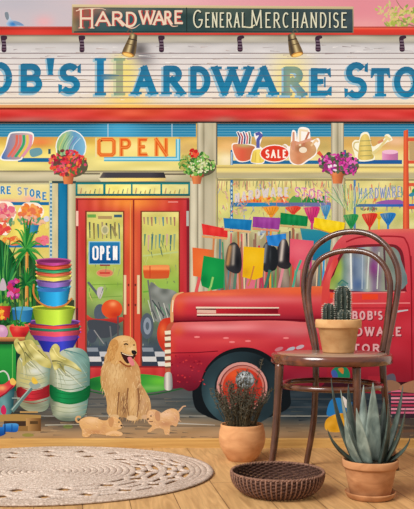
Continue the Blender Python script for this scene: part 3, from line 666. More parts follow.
# ---- hanging planters
def planter(cx, cy, rx, ry, cols, pot, lab, seed, n=110, a=2.3, extra=None):
    p = Pic('flower_planter', lab)
    p.e(cx + 2, cy + 3, rx * .95, ry * .9, (96, 90, 70))
    x0, x1, y0, y1 = pot
    pt = Pic('flower_pot', 'terracotta pot', p)
    pt.f([(x0 + 1, y0), (x1 - 1, y0), (x1 - 3, y1), (x0 + 3, y1)], Fill((214, 110, 60)).h((x0, (190, 90, 50)), (x0 + 4, (236, 140, 80)), (x1, (150, 74, 50)))); pt.r(x0, y0, x1, y0 + 3.4, Fill((206, 104, 60)).h((x0, (186, 90, 54)), (x0 + 4, (240, 150, 90)), (x1, (150, 70, 50))))
    fl = Pic('flowers', 'flowers and leaves', p)
    fl.leaves(cx, cy, rx, ry, n, cols, a, a * .7, seed=seed)
    return p, fl
planter(68, 163, 19, 13, [(206, 40, 56), (226, 60, 70), (180, 30, 60), (236, 90, 60), (230, 100, 110), (120, 60, 60), (90, 120, 60), (216, 70, 110), (240, 140, 70)], (61, 75.5, 173, 184), 'printed red flowers in a hanging pot left of the neon sign', 3, 170, 1.9)
p_, f_ = planter(197, 164, 18, 11, [(80, 150, 60), (110, 180, 80), (60, 120, 50), (140, 190, 90), (206, 214, 150), (170, 200, 110)], (190, 203.6, 174, 184), 'printed green leafy hanging pot with a red bloom by the door', 4, 170, 1.8)
f_.leaves(195, 153, 5, 4, 16, [(222, 60, 44), (206, 40, 40), (240, 90, 60)], 2, 1.5, seed=7); f_.leaves(184, 162, 6, 8, 14, [(190, 180, 90), (150, 160, 80)], 2.2, .9, seed=8); f_.leaves(200, 166, 11, 7, 40, [(226, 232, 190), (200, 220, 140)], 1.0, .8, seed=9)
p_, f_ = planter(338, 163, 20, 11, [(206, 50, 150), (222, 80, 170), (176, 40, 130), (230, 110, 190), (150, 50, 120), (90, 110, 80), (60, 80, 60)], (330, 345, 172, 183.6), 'printed magenta flowers in a hanging pot on the right post', 5, 150, 2.0)
f_.leaves(334, 168, 6, 3, 9, [(244, 220, 236), (150, 60, 150)], 1.3, 1.1, seed=6); f_.leaves(353, 170, 5, 5, 14, [(70, 90, 80), (90, 70, 110), (206, 60, 150)], 2, 1, seed=7)

# ================================================================== street level
pv = Pic('pavement', 'printed boarded pavement in front of the store')
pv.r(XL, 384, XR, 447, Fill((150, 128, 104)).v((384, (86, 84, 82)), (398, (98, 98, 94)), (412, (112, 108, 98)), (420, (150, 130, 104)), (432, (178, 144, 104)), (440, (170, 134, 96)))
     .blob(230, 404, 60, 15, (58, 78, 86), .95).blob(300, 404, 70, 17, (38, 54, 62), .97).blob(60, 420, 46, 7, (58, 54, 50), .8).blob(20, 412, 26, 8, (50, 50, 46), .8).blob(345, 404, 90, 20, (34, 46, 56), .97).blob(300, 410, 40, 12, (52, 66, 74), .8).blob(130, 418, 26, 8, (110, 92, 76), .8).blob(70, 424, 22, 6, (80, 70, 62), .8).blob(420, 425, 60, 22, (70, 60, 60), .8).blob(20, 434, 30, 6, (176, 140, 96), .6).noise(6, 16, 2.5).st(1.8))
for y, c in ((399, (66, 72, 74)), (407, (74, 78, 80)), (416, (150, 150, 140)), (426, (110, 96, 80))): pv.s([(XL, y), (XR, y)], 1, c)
rg = random.Random(19)
for i in range(260):
    x, y = rg.uniform(-30, 440), rg.uniform(397, 441)
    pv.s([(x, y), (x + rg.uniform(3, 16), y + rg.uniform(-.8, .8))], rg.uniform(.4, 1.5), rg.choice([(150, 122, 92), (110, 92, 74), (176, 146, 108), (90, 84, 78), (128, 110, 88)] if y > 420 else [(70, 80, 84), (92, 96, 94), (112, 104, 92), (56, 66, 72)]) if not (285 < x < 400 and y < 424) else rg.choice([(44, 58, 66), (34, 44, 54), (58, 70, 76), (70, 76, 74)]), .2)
pv.s([(150, 422), (215, 425)], 1.6, (184, 180, 168), .6); pv.s([(45, 425), (100, 424)], 1.2, (176, 170, 150), .5)
pv.r(XL, 441, XR, 447, (150, 110, 66))
mt_ = Pic('door_mat', 'printed round bright green mat at the door')
mt_.e(130, 383.6, 46, 10, Fill((56, 150, 56)).blob(160, 381, 14, 6, (112, 200, 60), .9).blob(152, 388, 22, 3, (170, 220, 120), .5).blob(92, 384, 14, 8, (26, 104, 50), .9)); mt_.s([(80, 389), (110, 394.6), (150, 394.6), (184, 388)], 1.2, (36, 96, 50), sm=True)

# ---- shovels, brooms and rakes standing in the truck bed
def tool(name, lab, poly, fill, handle=None, hc=(190, 150, 100), hw=2.4, edge=None):
    p = Pic(name, lab)
    if handle: p.s(handle, hw, hc)
    p.f(poly, fill)
    if edge: p.s(edge[0], edge[2] if len(edge) > 2 else 1.4, edge[1])
    return p
def fan(cx, top, w, bot, c, lab, hb):
    p = Pic('fan_rake', lab)
    p.s([(cx, bot - 2), (cx + hb, 290)], 2, jit(c, 10, random.Random(1)))
    p.o([(cx - w, top + 2), (cx - w * .4, top + .6), (cx + w * .5, top), (cx + w, top + 2), (cx + w * .35, bot - 3), (cx, bot), (cx - w * .3, bot - 3)], Fill(c).blob(cx - w * .4, top + 3, 4, 4, jit((255, 190, 140), 5, random.Random(2)), .35).st(1.3), 3)
    for k in (-.6, -.2, .2, .6): p.s([(cx + k * w, top + 1.6), (cx + k * w * .3, bot - 3)], .5, tuple(v * .75 for v in c))
bg_ = Pic('tool_handles', 'printed jumble of handles behind the shovels')
bg_.r(217, 232, 330, 292, Fill((190, 176, 130)).v((228, (196, 190, 140)), (250, (170, 160, 126)), (292, (126, 106, 96))).noise(22, 4, 10).st(1.6))
rg = random.Random(31)
for i in range(46):
    x = rg.uniform(219, 326); bg_.s([(x, rg.uniform(226, 262)), (x + rg.uniform(-5, 5), 292)], rg.uniform(1, 2.6), rg.choice([(206, 100, 100), (110, 160, 90), (90, 130, 140), (150, 110, 90), (222, 140, 130), (60, 150, 110), (80, 70, 80), (226, 200, 160), (190, 60, 90)]))
bg_.leaves(268, 232, 10, 6, 24, [(150, 170, 190), (190, 200, 150), (100, 130, 170), (206, 206, 190)], 2.6, 1.2, seed=2)
fan(271, 206, 8, 218, (236, 150, 40), 'printed orange fan rake', -1); fan(293, 206, 8, 216, (226, 66, 50), 'printed red fan rake behind the green broom', 0); fan(312, 206.6, 8, 224, (206, 50, 120), 'printed magenta fan rake', -2)
fan(325.6, 205, 5, 219, (70, 150, 206), 'printed small blue fan rake', -3); fan(351, 214, 7.6, 229, (40, 150, 80), 'printed green fan rake above the truck roof', -2); fan(379, 212, 5, 222, (240, 200, 40), 'printed yellow fan rake above the truck roof', -1); fan(369.6, 213, 8, 228, (216, 54, 44), 'printed red fan rake above the truck roof', -2)
fan(388, 212.6, 8, 226, (36, 120, 196), 'printed blue fan rake above the truck roof', -1)
tool('push_broom', 'printed red push broom', [(201.6, 223.6), (227.6, 229), (227.6, 237.6), (203, 234.6)], Fill((224, 50, 48)).blob(213, 230, 8, 3, (240, 70, 60), .7).noise(8, 1.5, 9), [(214, 236), (211, 292)], (206, 130, 80), 2, ([(202, 236.4), (227, 238.6)], (226, 160, 100), 2))
tool('push_broom', 'printed blue push broom', [(223.4, 218), (252, 220), (250.6, 230.6), (224.4, 228)], Fill((22, 118, 180)).blob(236, 222, 10, 3, (40, 140, 200), .8).noise(8, 1.5, 9), [(238, 228), (240, 292)], (190, 110, 60), 2, ([(224, 229.4), (250.6, 232)], (226, 176, 120), 1.8))
tool('push_broom', 'printed purple push broom', [(253, 216.6), (280.6, 218), (279, 229.6), (252.4, 227)], Fill((150, 60, 150)).blob(266, 220, 9, 3, (170, 80, 170), .8).noise(8, 1.5, 9), [(267, 228), (266, 292)], (190, 120, 70), 2, ([(252.6, 228.6), (279, 231)], (226, 140, 110), 1.8))
tool('push_broom', 'printed green push broom', [(280.6, 212.6), (308, 216.4), (307, 226.4), (280, 224.4)], Fill((10, 130, 70)).blob(294, 218, 9, 3, (30, 150, 80), .8).noise(8, 1.5, 9), [(293, 226), (290, 292)], (150, 110, 80), 2, ([(280, 225.6), (306, 228)], (206, 170, 110), 1.8))
tool('shovel', 'printed steel shovel left of the yellow one', smooth([(227, 250), (230, 244), (235, 242.4), (239, 247), (241.4, 256), (241.6, 268), (238, 273.4), (231, 272), (225.6, 266)], True, 4), Fill((52, 52, 56)).ln([(230, 247), (227.6, 264)], 2.2, (206, 150, 90), .9).ln([(234, 246), (233, 264)], 1.6, (196, 186, 170), .8).blob(238, 262, 3, 9, (28, 30, 34), .9).st(1), [(236, 270), (234, 292)], (90, 130, 110), 3)
tool('shovel', 'printed steel shovel right of the yellow one', smooth([(262, 254), (264, 245), (268, 242), (272, 247), (275, 258), (275.4, 268), (270, 272), (263.6, 270)], True, 4), Fill((48, 50, 56)).ln([(266, 245), (264, 262)], 1.6, (150, 156, 160), .8).blob(272, 262, 3, 8, (26, 28, 32), .9).st(1), [(268, 272), (265, 292)], (206, 60, 80), 3.2)
tool('push_broom', 'printed bright blue scrub broom', [(266, 236), (286, 233.4), (286, 243), (282, 247), (268, 245)], Fill((40, 130, 210)).noise(9, 2, 5), None)
tool('shovel', 'printed dark steel shovel in the middle', smooth([(276, 256), (279, 244), (283, 239), (287, 241), (290, 252), (291, 265), (286, 269), (277.6, 266)], True, 4), Fill((50, 48, 52)).ln([(283, 241), (281, 260)], 1.9, (226, 214, 200), .9).blob(288, 256, 3, 9, (28, 28, 32), .9).st(1), [(283, 268), (278, 292)], (222, 140, 150), 2.8)
tool('shovel', 'printed black shovel beside the pink one', smooth([(270, 250), (273, 246), (277, 250), (278, 262), (275, 270), (270, 268)], True, 4), Fill((34, 38, 42)).blob(269, 254, 2, 10, (90, 96, 100), .8).st(1), [(270, 270), (264, 292)], (60, 120, 100), 3)
tool('spade', 'printed orange plastic spade', [(192.4, 247.4), (214, 250), (212.6, 276), (206, 278), (193, 276)], Fill((232, 106, 50)).blob(203, 262, 8, 9, (242, 124, 60), .8).blob(212, 252, 3, 12, (190, 120, 70), .6), [(200, 276), (196, 292)], (226, 90, 90), 3.2)
tool('spade', 'printed green plastic spade', [(203.6, 255.6), (224.6, 259.6), (223.4, 288), (212, 290), (202, 286), (200.6, 280)], Fill((18, 150, 72)).blob(212, 270, 8, 10, (30, 166, 80), .8).blob(204, 280, 4, 6, (10, 120, 60), .7), None, edge=([(213, 277), (211, 286), (208, 292)], (150, 206, 110), 2))
tool('spade', 'printed yellow plastic spade', [(243.6, 246.4), (264.6, 248), (262.6, 277), (254, 280), (242.4, 277)], Fill((238, 186, 20)).blob(253, 258, 9, 8, (246, 200, 40), .8).blob(246, 272, 4, 5, (206, 150, 30), .6), [(252, 276), (249, 294)], (222, 110, 130), 9, ([(254, 266), (251, 278), (248, 286)], (206, 130, 60), 1.4))
tool('spade', 'printed teal plastic board among the shovels', [(300, 228), (332, 231.6), (330, 252), (320, 262), (306, 258)], Fill((24, 134, 166)).v((227, (110, 150, 120)), (231, (40, 140, 160)), (262, (20, 110, 150))), None)
pk = tool('spade', 'printed pink plastic spade', [(290, 238.6), (313.6, 241), (312.6, 258), (305, 268), (296, 271), (289.6, 262)], Fill((226, 90, 110)).blob(300, 250, 10, 8, (236, 110, 124), .8).blob(292, 264, 4, 6, (206, 60, 70), .6), None, edge=([(301, 260), (296, 272), (292, 292)], (80, 170, 140), 2.4))
tool('push_broom', 'printed yellow push broom over the truck cab', [(314.4, 217.4), (345, 222.6), (343.6, 232.6), (332, 233), (313.4, 227)], Fill((244, 208, 20)).blob(330, 224, 12, 4, (250, 220, 50), .8).noise(8, 1.6, 6).st(1.2), None, edge=([(313.4, 227.6), (332, 233.6), (343.6, 233.6)], (206, 150, 60), 1.2))

# ---- the truck
tk = Pic('pickup_truck', 'printed old red pickup truck facing left')
RED = (210, 38, 48)
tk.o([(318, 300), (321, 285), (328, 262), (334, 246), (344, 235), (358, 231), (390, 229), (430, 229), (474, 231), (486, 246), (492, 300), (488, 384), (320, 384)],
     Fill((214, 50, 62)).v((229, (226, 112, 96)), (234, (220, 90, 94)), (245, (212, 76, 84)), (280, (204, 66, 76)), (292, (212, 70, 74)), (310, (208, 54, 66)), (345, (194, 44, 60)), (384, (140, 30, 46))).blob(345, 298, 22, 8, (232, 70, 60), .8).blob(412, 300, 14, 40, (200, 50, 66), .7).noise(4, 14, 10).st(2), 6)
tk.s([(346, 242), (362, 237), (398, 236.6), (406, 241), (410, 256), (411.6, 290)], 1.6, (164, 34, 46), sm=True)
tk.s([(411, 256), (412, 384)], 1.1, (130, 24, 36)); tk.s([(324, 292), (318, 384)], 1, (140, 26, 38))
tk.s([(335, 292), (405, 291)], 3.4, (226, 120, 120)); tk.r(362, 294, 378, 299.6, (236, 70, 40)); tk.r(330, 293, 346, 298, (232, 84, 50))
tk.s([(330, 303.6), (410, 303)], 1.2, (236, 130, 130)); tk.s([(326, 308), (410, 308)], .8, (160, 30, 44))
tk.s([(394, 312), (408, 310)], 2.2, (190, 190, 196), 1.2)
tk.r(318, 382, 488, 388, (60, 24, 32))
cw = Pic('cab_window', 'side window of the truck cab', tk)
cw.o([(327, 291), (331, 276), (338, 258), (345, 248), (356, 245), (388, 244), (399, 247), (404, 258), (406, 289), (404, 291.4), (360, 292)], (120, 34, 44), 4)
cw.o([(330, 289), (334, 275), (340, 260), (347, 250.6), (358, 247.6), (386, 246.6), (396, 249), (401, 260), (402.6, 289)],
     Fill((150, 160, 150)).h((330, (140, 160, 70)), (340, (150, 180, 90)), (344, (110, 140, 130)), (350, (170, 180, 180)), (354, (100, 120, 150)), (362, (130, 150, 170)), (368, (170, 180, 160)), (374, (130, 110, 140)), (384, (140, 150, 130)), (402, (110, 130, 130)))
     .blob(374, 268, 6, 9, (130, 50, 120), .85).blob(337, 268, 5, 8, (150, 170, 40), .8).blob(342, 286, 6, 4, (70, 130, 140), .8).blob(358, 284, 7, 6, (80, 110, 160), .7).blob(366, 254, 26, 4, (150, 150, 140), .6).blob(340, 256, 5, 4, (110, 70, 70), .6).noise(10, 5, 7).st(1.4), 4)
for x0, x1, c, w in ((350.6, 351.4, (226, 232, 226), 1.8), (369, 367, (200, 210, 200), 1.4), (379, 377, (206, 214, 200), 1.1), (362.6, 362, (170, 186, 200), 1)): cw.s([(x0, 252), (x1, 289)], w, c)
cw.s([(384, 248), (386, 290)], 2, (90, 60, 70))
cw.s([(338, 284), (342, 280), (348, 284)], 1.2, (60, 120, 110))
hdp = Pic('hood', 'long red engine hood', tk)
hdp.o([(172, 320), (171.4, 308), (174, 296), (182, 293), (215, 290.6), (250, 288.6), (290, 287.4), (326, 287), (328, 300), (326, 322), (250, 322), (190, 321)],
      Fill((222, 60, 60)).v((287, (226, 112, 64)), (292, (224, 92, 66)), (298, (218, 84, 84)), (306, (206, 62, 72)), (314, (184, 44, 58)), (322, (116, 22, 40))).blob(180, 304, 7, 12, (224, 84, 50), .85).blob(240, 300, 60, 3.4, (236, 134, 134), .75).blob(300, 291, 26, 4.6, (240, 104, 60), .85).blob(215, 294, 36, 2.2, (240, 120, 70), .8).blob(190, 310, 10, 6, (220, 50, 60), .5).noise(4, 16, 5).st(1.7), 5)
hdp.o([(322, 290), (326, 276), (334, 258), (338, 262), (331, 278), (328, 300), (322, 310)], Fill((216, 70, 66)).blob(329, 270, 4, 14, (232, 110, 100), .8))
for y, x0, x1 in ((307.6, 196, 279), (314.6, 197, 280)):
    hdp.s([(x0, y + 1.4), (x1, y + 1.2)], 1.8, (90, 20, 30), 1); hdp.s([(x0, y), (x1, y + .2)], 1.8, (240, 214, 190), 1.2)
hdp.f([(197, 309.6), (216, 310), (216, 313.4), (197, 312.8)], (226, 180, 160)); hdp.r(216, 308.6, 278, 313.4, Fill((150, 24, 36)).h((216, (196, 40, 50)), (278, (130, 20, 34))))
ar = Pic('wheel_well', 'dark wheel opening', tk)
ar.o([(193, 400), (194, 380), (202, 362), (218, 348), (238, 342), (260, 344), (278, 354), (288, 372), (290, 392), (286, 410), (240, 424), (202, 414)], (22, 28, 32), 5)
wh = Pic('wheel', 'front wheel with red rim', tk)
wh.e(242, 389, 40.5, 37.5, Fill((40, 56, 62)).blob(214, 400, 12, 24, (70, 104, 112), .8).blob(242, 424, 30, 6, (60, 90, 100), .7).blob(262, 362, 14, 12, (26, 34, 38), .8).blob(226, 366, 10, 10, (50, 74, 80), .7).st(1.6), n=40)
wh.e(242, 387.6, 27.4, 26.6, (34, 44, 48), n=32)
wh.e(242, 387, 25.4, 25, (214, 150, 140), n=32); wh.e(242.4, 387.4, 23, 22.6, (130, 60, 56), n=32); wh.e(242.6, 387, 21.6, 21.4, (206, 120, 104), n=32)
wh.e(242.6, 387.6, 20, 19.6, Fill((206, 60, 40)).blob(236, 374, 12, 7, (240, 96, 46), .9).blob(246, 400, 16, 8, (130, 40, 40), .8).blob(256, 386, 5, 12, (190, 50, 46), .6).st(1.3), n=30)
wh.e(245, 380, 9.6, 9, (120, 126, 128)); wh.e(245, 379.6, 8.4, 7.8, Fill((170, 176, 176)).blob(243, 376, 4, 3, (226, 232, 232), .9).blob(248, 384, 4, 4, (110, 120, 124), .8).st(1.2)); wh.e(245.4, 380, 3, 2.6, (130, 140, 144))
fd = Pic('front_fender', 'rounded red front fender', tk)
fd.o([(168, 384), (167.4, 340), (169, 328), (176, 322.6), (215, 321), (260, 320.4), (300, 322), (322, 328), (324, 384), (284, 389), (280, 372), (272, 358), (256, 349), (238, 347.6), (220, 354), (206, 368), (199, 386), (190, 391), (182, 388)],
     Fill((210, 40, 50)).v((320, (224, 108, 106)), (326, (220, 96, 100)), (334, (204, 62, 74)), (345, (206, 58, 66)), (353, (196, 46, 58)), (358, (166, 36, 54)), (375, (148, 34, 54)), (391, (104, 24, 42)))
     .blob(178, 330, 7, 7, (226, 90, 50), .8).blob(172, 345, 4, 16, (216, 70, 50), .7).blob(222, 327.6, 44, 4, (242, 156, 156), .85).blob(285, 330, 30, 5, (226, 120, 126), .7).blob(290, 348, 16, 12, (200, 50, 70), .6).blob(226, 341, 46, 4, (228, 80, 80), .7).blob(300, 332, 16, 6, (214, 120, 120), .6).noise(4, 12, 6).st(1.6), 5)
fd.s([(168, 353), (196, 352.6), (218, 351)], .9, (120, 16, 34)); fd.s([(172, 321.6), (220, 320.6), (280, 319.6), (322, 321)], 1.6, (110, 12, 28), sm=True)
for (x, y) in ((197, 337), (226, 338), (232, 342), (248, 341), (286, 338)): fd.e(x, y, 3, 1, (240, 130, 130), n=10)
for (x, y, c) in ((286, 352, (150, 160, 176)), (291, 349, (176, 180, 190)), (296, 353, (130, 140, 160)), (283, 358, (150, 60, 80)), (300, 347, (190, 170, 180)), (291, 357, (120, 130, 150)), (279, 349, (200, 120, 130))): fd.e(x, y, 4.4, 1.8, c, -20)
rg = random.Random(41)
for i in range(40): fd.e(rg.uniform(170, 205), rg.uniform(355, 385), rg.uniform(.5, 1.5), rg.uniform(.4, 1), rg.choice([(140, 20, 40), (190, 40, 54), (206, 60, 60)]), n=8)
gr = Pic('front_grille', 'cream chrome grille edge and bumper', tk)
gr.o([(170.8, 322), (170.4, 308), (173, 296.4), (179, 292.6), (184, 292.4), (176, 296.6), (173.4, 308), (173.4, 321)], (224, 166, 110)); gr.s([(172.4, 312), (173, 300)], .8, (250, 236, 206))
gr.o([(165, 356), (166, 330), (170, 323), (174, 323), (170.6, 331), (169.6, 356), (171, 382), (166, 382)], (190, 90, 64))
for y in (331, 337, 343.4, 350, 356.6, 363): gr.f([(164.6, y), (170.6, y - .6), (170.8, y + 3.2), (165, y + 3.6)], (236, 226, 196)); gr.f([(165, y + 3.6), (170.8, y + 3.2), (170.8, y + 5), (165.4, y + 5.4)], (130, 80, 60))
gr.o([(164.6, 375), (168, 372), (171.6, 374), (172.6, 386), (171, 390), (166, 390), (164, 386)], Fill((190, 186, 176)).h((164, (140, 130, 120)), (167, (236, 230, 216)), (172.6, (120, 120, 120))).st(1))
for t_, a, b_, y0, y1 in (("BOB'S", 351.4, 383, 311, 319.8), ('HARDWARE', 326, 402, 327, 336), ('STORE', 343, 389.6, 344, 352.4)):
    tl = Pic('lettering', 'pale lettering on the truck door', tk)
    for d, c in ((.7, (120, 20, 34)), (0, (226, 170, 172))): text(tl, t_, a + d, b_ + d, y0 + d, y1 + d, 1.8, c, .3)
# stuff beyond the truck at lower right
st = Pic('goods_under_truck', 'printed coloured goods and sacks at lower right')
st.r(392, 388, 480, 418, Fill((60, 44, 54)).noise(8, 9, 4).h((392, (50, 58, 66)), (400, (70, 44, 56)), (480, (60, 40, 50))))
st.o([(331, 372), (338, 366), (347, 368), (350, 376), (346, 382), (336, 380)], (30, 130, 90)); st.o([(331, 372), (335, 370), (338, 376), (334, 379)], (60, 90, 160)); st.o([(338, 369), (343, 368), (343, 374)], (206, 120, 50))
st.r(368, 376, 384, 384, (170, 40, 54));
st.o([(380, 384), (386, 376), (394, 374), (396, 384), (392, 392), (382, 392)], (96, 90, 104))
st.o([(327, 410), (331, 400), (340, 398), (346, 404), (352, 402), (350, 410), (340, 414), (328, 416)], (40, 120, 180)); st.o([(341, 396), (346, 399), (350, 407), (345, 407)], (226, 216, 206)); st.o([(326, 420), (336, 414), (350, 414), (356, 424), (340, 432), (326, 430)], Fill((222, 160, 40)).noise(12, 4, 3))
for i in range(7): st.r(391, 390 + i * 3.6, 470, 392 + i * 3.6, [(222, 110, 140), (190, 60, 90), (236, 150, 170)][i % 3])
st.o([(376, 384), (390, 380), (400, 384), (398, 390), (380, 391)], (150, 110, 84)); st.o([(400, 386), (416, 380), (430, 384), (430, 392), (404, 392)], (170, 120, 90))
st.s([(386, 432), (470, 428)], 3, (120, 90, 70)); st.leaves(372, 428, 22, 6, 20, [(190, 120, 60), (150, 110, 70), (110, 80, 60)], 4, 1.6, seed=4)

# ---- left side: plants, shelf, buckets, sacks
sh = Pic('potted_palm', 'printed tall green palm at the far left')
rg = random.Random(51)
sh.o([(-40, 250), (-10, 238), (6, 244), (16, 262), (20, 290), (18, 322), (-40, 322)], Fill((24, 84, 44)).noise(14, 3, 9).blob(8, 270, 6, 14, (60, 130, 60), .6).st(1.4))
for i in range(34):
    a = R(rg.uniform(195, 345)); L = rg.uniform(30, 62)
    x1, y1 = 4 + L * .42 * math.cos(a), 302 + L * 1.1 * math.sin(a) * .95
    sh.s([(4 + rg.uniform(-4, 6), 312), (4 + (x1 - 4) * .5, 300 + (y1 - 300) * .62), (x1, y1)], 3.0, rg.choice([(30, 120, 50), (50, 150, 60), (20, 96, 50), (90, 170, 80), (40, 130, 70)]), .5, True)
sh.o([(0, 284), (3, 278), (6, 284), (6, 290), (0, 290)], (196, 180, 190))
pl = Pic('potted_palm', 'printed palm with an orange trunk beside the buckets')
pl.o([(17, 262), (24, 256), (34, 258), (38, 280), (37, 318), (18, 318)], Fill((44, 92, 50)).noise(18, 2.5, 8).st(1.2))
for i in range(14):
    x = 18 + i * 1.9; pl.s([(x, 318), (x + rg.uniform(-4, 4), rg.uniform(256, 276))], 2.4, rg.choice([(40, 110, 50), (70, 150, 60), (130, 160, 70), (30, 80, 50), (90, 130, 60)]), .6)
pl.s([(26.6, 316), (27, 252)], 3.4, (206, 140, 60), 2.8); pl.s([(25.8, 312), (26.2, 254)], .9, (236, 180, 100))
for a, L in zip(range(-200, 30, 19), [14, 18, 15, 20, 16, 19, 14, 18, 15, 19, 16, 14, 17]):
    x1, y1 = 27 + L * .75 * math.cos(R(a)), 280 + L * .9 * math.sin(R(a)) + 12 * abs(math.cos(R(a)))
    pl.s([(27, 284), (27 + (x1 - 27) * .6, 278 + (y1 - 280) * .7), (x1, y1)], 2.6, rg.choice([(30, 120, 50), (20, 90, 46), (50, 140, 60)]), .4, True)
for a, L in [(a, L) for a, L in zip(range(-210, 40, 12), [16, 20, 19, 23, 17, 25, 20, 28, 22, 30, 24, 28, 20, 26, 19, 24, 18, 22, 17, 20, 16])]:
    L *= 1.25; x1, y1 = 27 + L * .6 * math.cos(R(a)), 249 + L * .95 * math.sin(R(a)) + 12 * abs(math.cos(R(a)))
    pl.s([(27, 249), (27 + (x1 - 27) * .6, 246 + (y1 - 249) * .7), (x1, y1)], 2.6, rg.choice([(30, 120, 50), (60, 160, 70), (20, 100, 50), (90, 170, 70), (40, 140, 60)]), .4, True)
fw = Pic('purple_flowers', 'printed purple and pink flowers at left')
fw.leaves(16, 303, 16, 10, 40, [(110, 170, 60), (80, 140, 60), (60, 110, 50), (150, 180, 70)], 3, 1.2, (60, 120), seed=5)
fw.leaves(15, 289, 6, 10, 26, [(190, 60, 150), (150, 40, 130), (222, 90, 150), (206, 50, 100)], 2.4, 2, seed=6); fw.leaves(13, 294, 6, 3, 8, [(222, 110, 180)], 2, 1.4, seed=7)
bc = Pic('bucket_stack', 'printed stack of coloured buckets and tubs')
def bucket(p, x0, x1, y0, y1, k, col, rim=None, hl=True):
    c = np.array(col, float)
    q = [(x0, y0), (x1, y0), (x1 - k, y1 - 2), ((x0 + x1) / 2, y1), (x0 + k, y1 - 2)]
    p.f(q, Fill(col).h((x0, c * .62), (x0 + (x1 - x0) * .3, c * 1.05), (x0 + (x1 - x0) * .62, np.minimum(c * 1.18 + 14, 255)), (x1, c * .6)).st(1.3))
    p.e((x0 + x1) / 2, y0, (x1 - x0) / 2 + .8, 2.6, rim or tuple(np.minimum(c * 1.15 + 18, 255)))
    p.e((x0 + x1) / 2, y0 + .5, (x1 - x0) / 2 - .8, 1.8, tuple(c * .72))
def tub(x0, x1, y0, y1, k, col, lab, rim=None):
    p = Pic('plastic_tub', lab, bc); bucket(p, x0, x1, y0, y1, k, col, rim); return p
bc.r(36, 300, 74, 312, (60, 70, 50))
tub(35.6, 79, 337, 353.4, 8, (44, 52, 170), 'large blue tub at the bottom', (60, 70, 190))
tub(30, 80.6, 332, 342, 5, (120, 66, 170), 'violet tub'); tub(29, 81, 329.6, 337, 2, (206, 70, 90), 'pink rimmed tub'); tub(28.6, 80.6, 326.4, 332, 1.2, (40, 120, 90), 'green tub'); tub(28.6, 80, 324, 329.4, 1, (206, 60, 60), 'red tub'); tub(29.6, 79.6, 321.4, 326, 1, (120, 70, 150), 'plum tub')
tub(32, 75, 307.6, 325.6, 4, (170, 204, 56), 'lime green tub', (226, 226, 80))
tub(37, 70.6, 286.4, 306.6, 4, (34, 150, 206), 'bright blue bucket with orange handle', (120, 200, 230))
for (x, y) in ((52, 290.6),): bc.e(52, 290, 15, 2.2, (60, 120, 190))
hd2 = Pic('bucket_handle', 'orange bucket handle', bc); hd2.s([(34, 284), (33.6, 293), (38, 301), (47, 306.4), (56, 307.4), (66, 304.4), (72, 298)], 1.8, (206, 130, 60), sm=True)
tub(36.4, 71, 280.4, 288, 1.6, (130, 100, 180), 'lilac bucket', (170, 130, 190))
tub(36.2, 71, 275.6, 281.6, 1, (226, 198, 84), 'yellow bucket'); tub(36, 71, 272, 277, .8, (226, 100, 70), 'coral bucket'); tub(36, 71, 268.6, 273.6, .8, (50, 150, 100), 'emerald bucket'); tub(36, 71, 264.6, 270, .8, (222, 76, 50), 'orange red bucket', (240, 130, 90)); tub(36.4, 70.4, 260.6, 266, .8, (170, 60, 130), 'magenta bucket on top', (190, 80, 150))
sp = Pic('small_pots', 'printed small pots and flowers on the left shelf')
sp.f([(12, 309), (33, 308), (31, 322), (14, 323)], Fill((40, 120, 180)).h((12, (30, 90, 150)), (20, (60, 150, 200)), (33, (24, 90, 140)))); sp.e(22.6, 308.6, 10.6, 2, (90, 170, 206))
sp.f([(-8, 306), (11, 306), (9, 320), (-6, 320)], Fill((206, 46, 40)).h((-8, (190, 40, 40)), (2, (226, 70, 50)), (11, (150, 30, 40)))); sp.leaves(1, 314, 4, 4, 12, [(246, 190, 60), (240, 150, 50), (226, 80, 50)], 2, 1.6, seed=3)
sp.leaves(4, 323, 12, 3, 20, [(40, 110, 50), (60, 150, 60), (30, 80, 40)], 3, 1.4, seed=4)
sp.o([(10.6, 326), (28.4, 326), (27, 334), (23, 338), (15, 338), (11.6, 334)], Fill((214, 46, 46)).blob(17, 329, 4, 3, (240, 110, 90), .8).blob(25, 335, 5, 4, (150, 26, 36), .8)); sp.e(19.6, 325.6, 9, 2, (236, 100, 80)); sp.leaves(19, 322.6, 6, 2.4, 16, [(40, 130, 50), (80, 170, 70), (30, 96, 50)], 2.4, 1.2, seed=8)
sp.o([(-5, 327), (0, 325), (5, 326), (8, 331), (6, 337), (-3, 338)], Fill((206, 150, 190)).blob(2, 329, 3, 3, (240, 200, 226), .8)); sp.s([(14, 296), (17, 324)], 1.2, (60, 90, 60)); sp.s([(24, 300), (20, 320)], 1, (90, 130, 80))
cr = Pic('green_crate', 'printed green crate under a wooden shelf board')
cr.r(XL, 342, 17, 391, Fill((30, 140, 60)).h((-90, (20, 110, 50)), (4, (40, 160, 60)), (12, (30, 150, 60)), (17, (14, 80, 44))).v((342, (20, 90, 50)), (350, (46, 160, 66)), (380, (34, 140, 56)), (391, (24, 90, 50))))
cr.s([(12.6, 344), (12.6, 391)], .9, (110, 190, 90)); cr.r(XL, 337, 25, 341.6, Fill((206, 140, 80)).v((337, (226, 160, 90)), (341.6, (130, 80, 50)))); cr.r(XL, 341.4, 22, 344, (40, 60, 40)); cr.r(16, 343, 30, 392, (26, 60, 50))

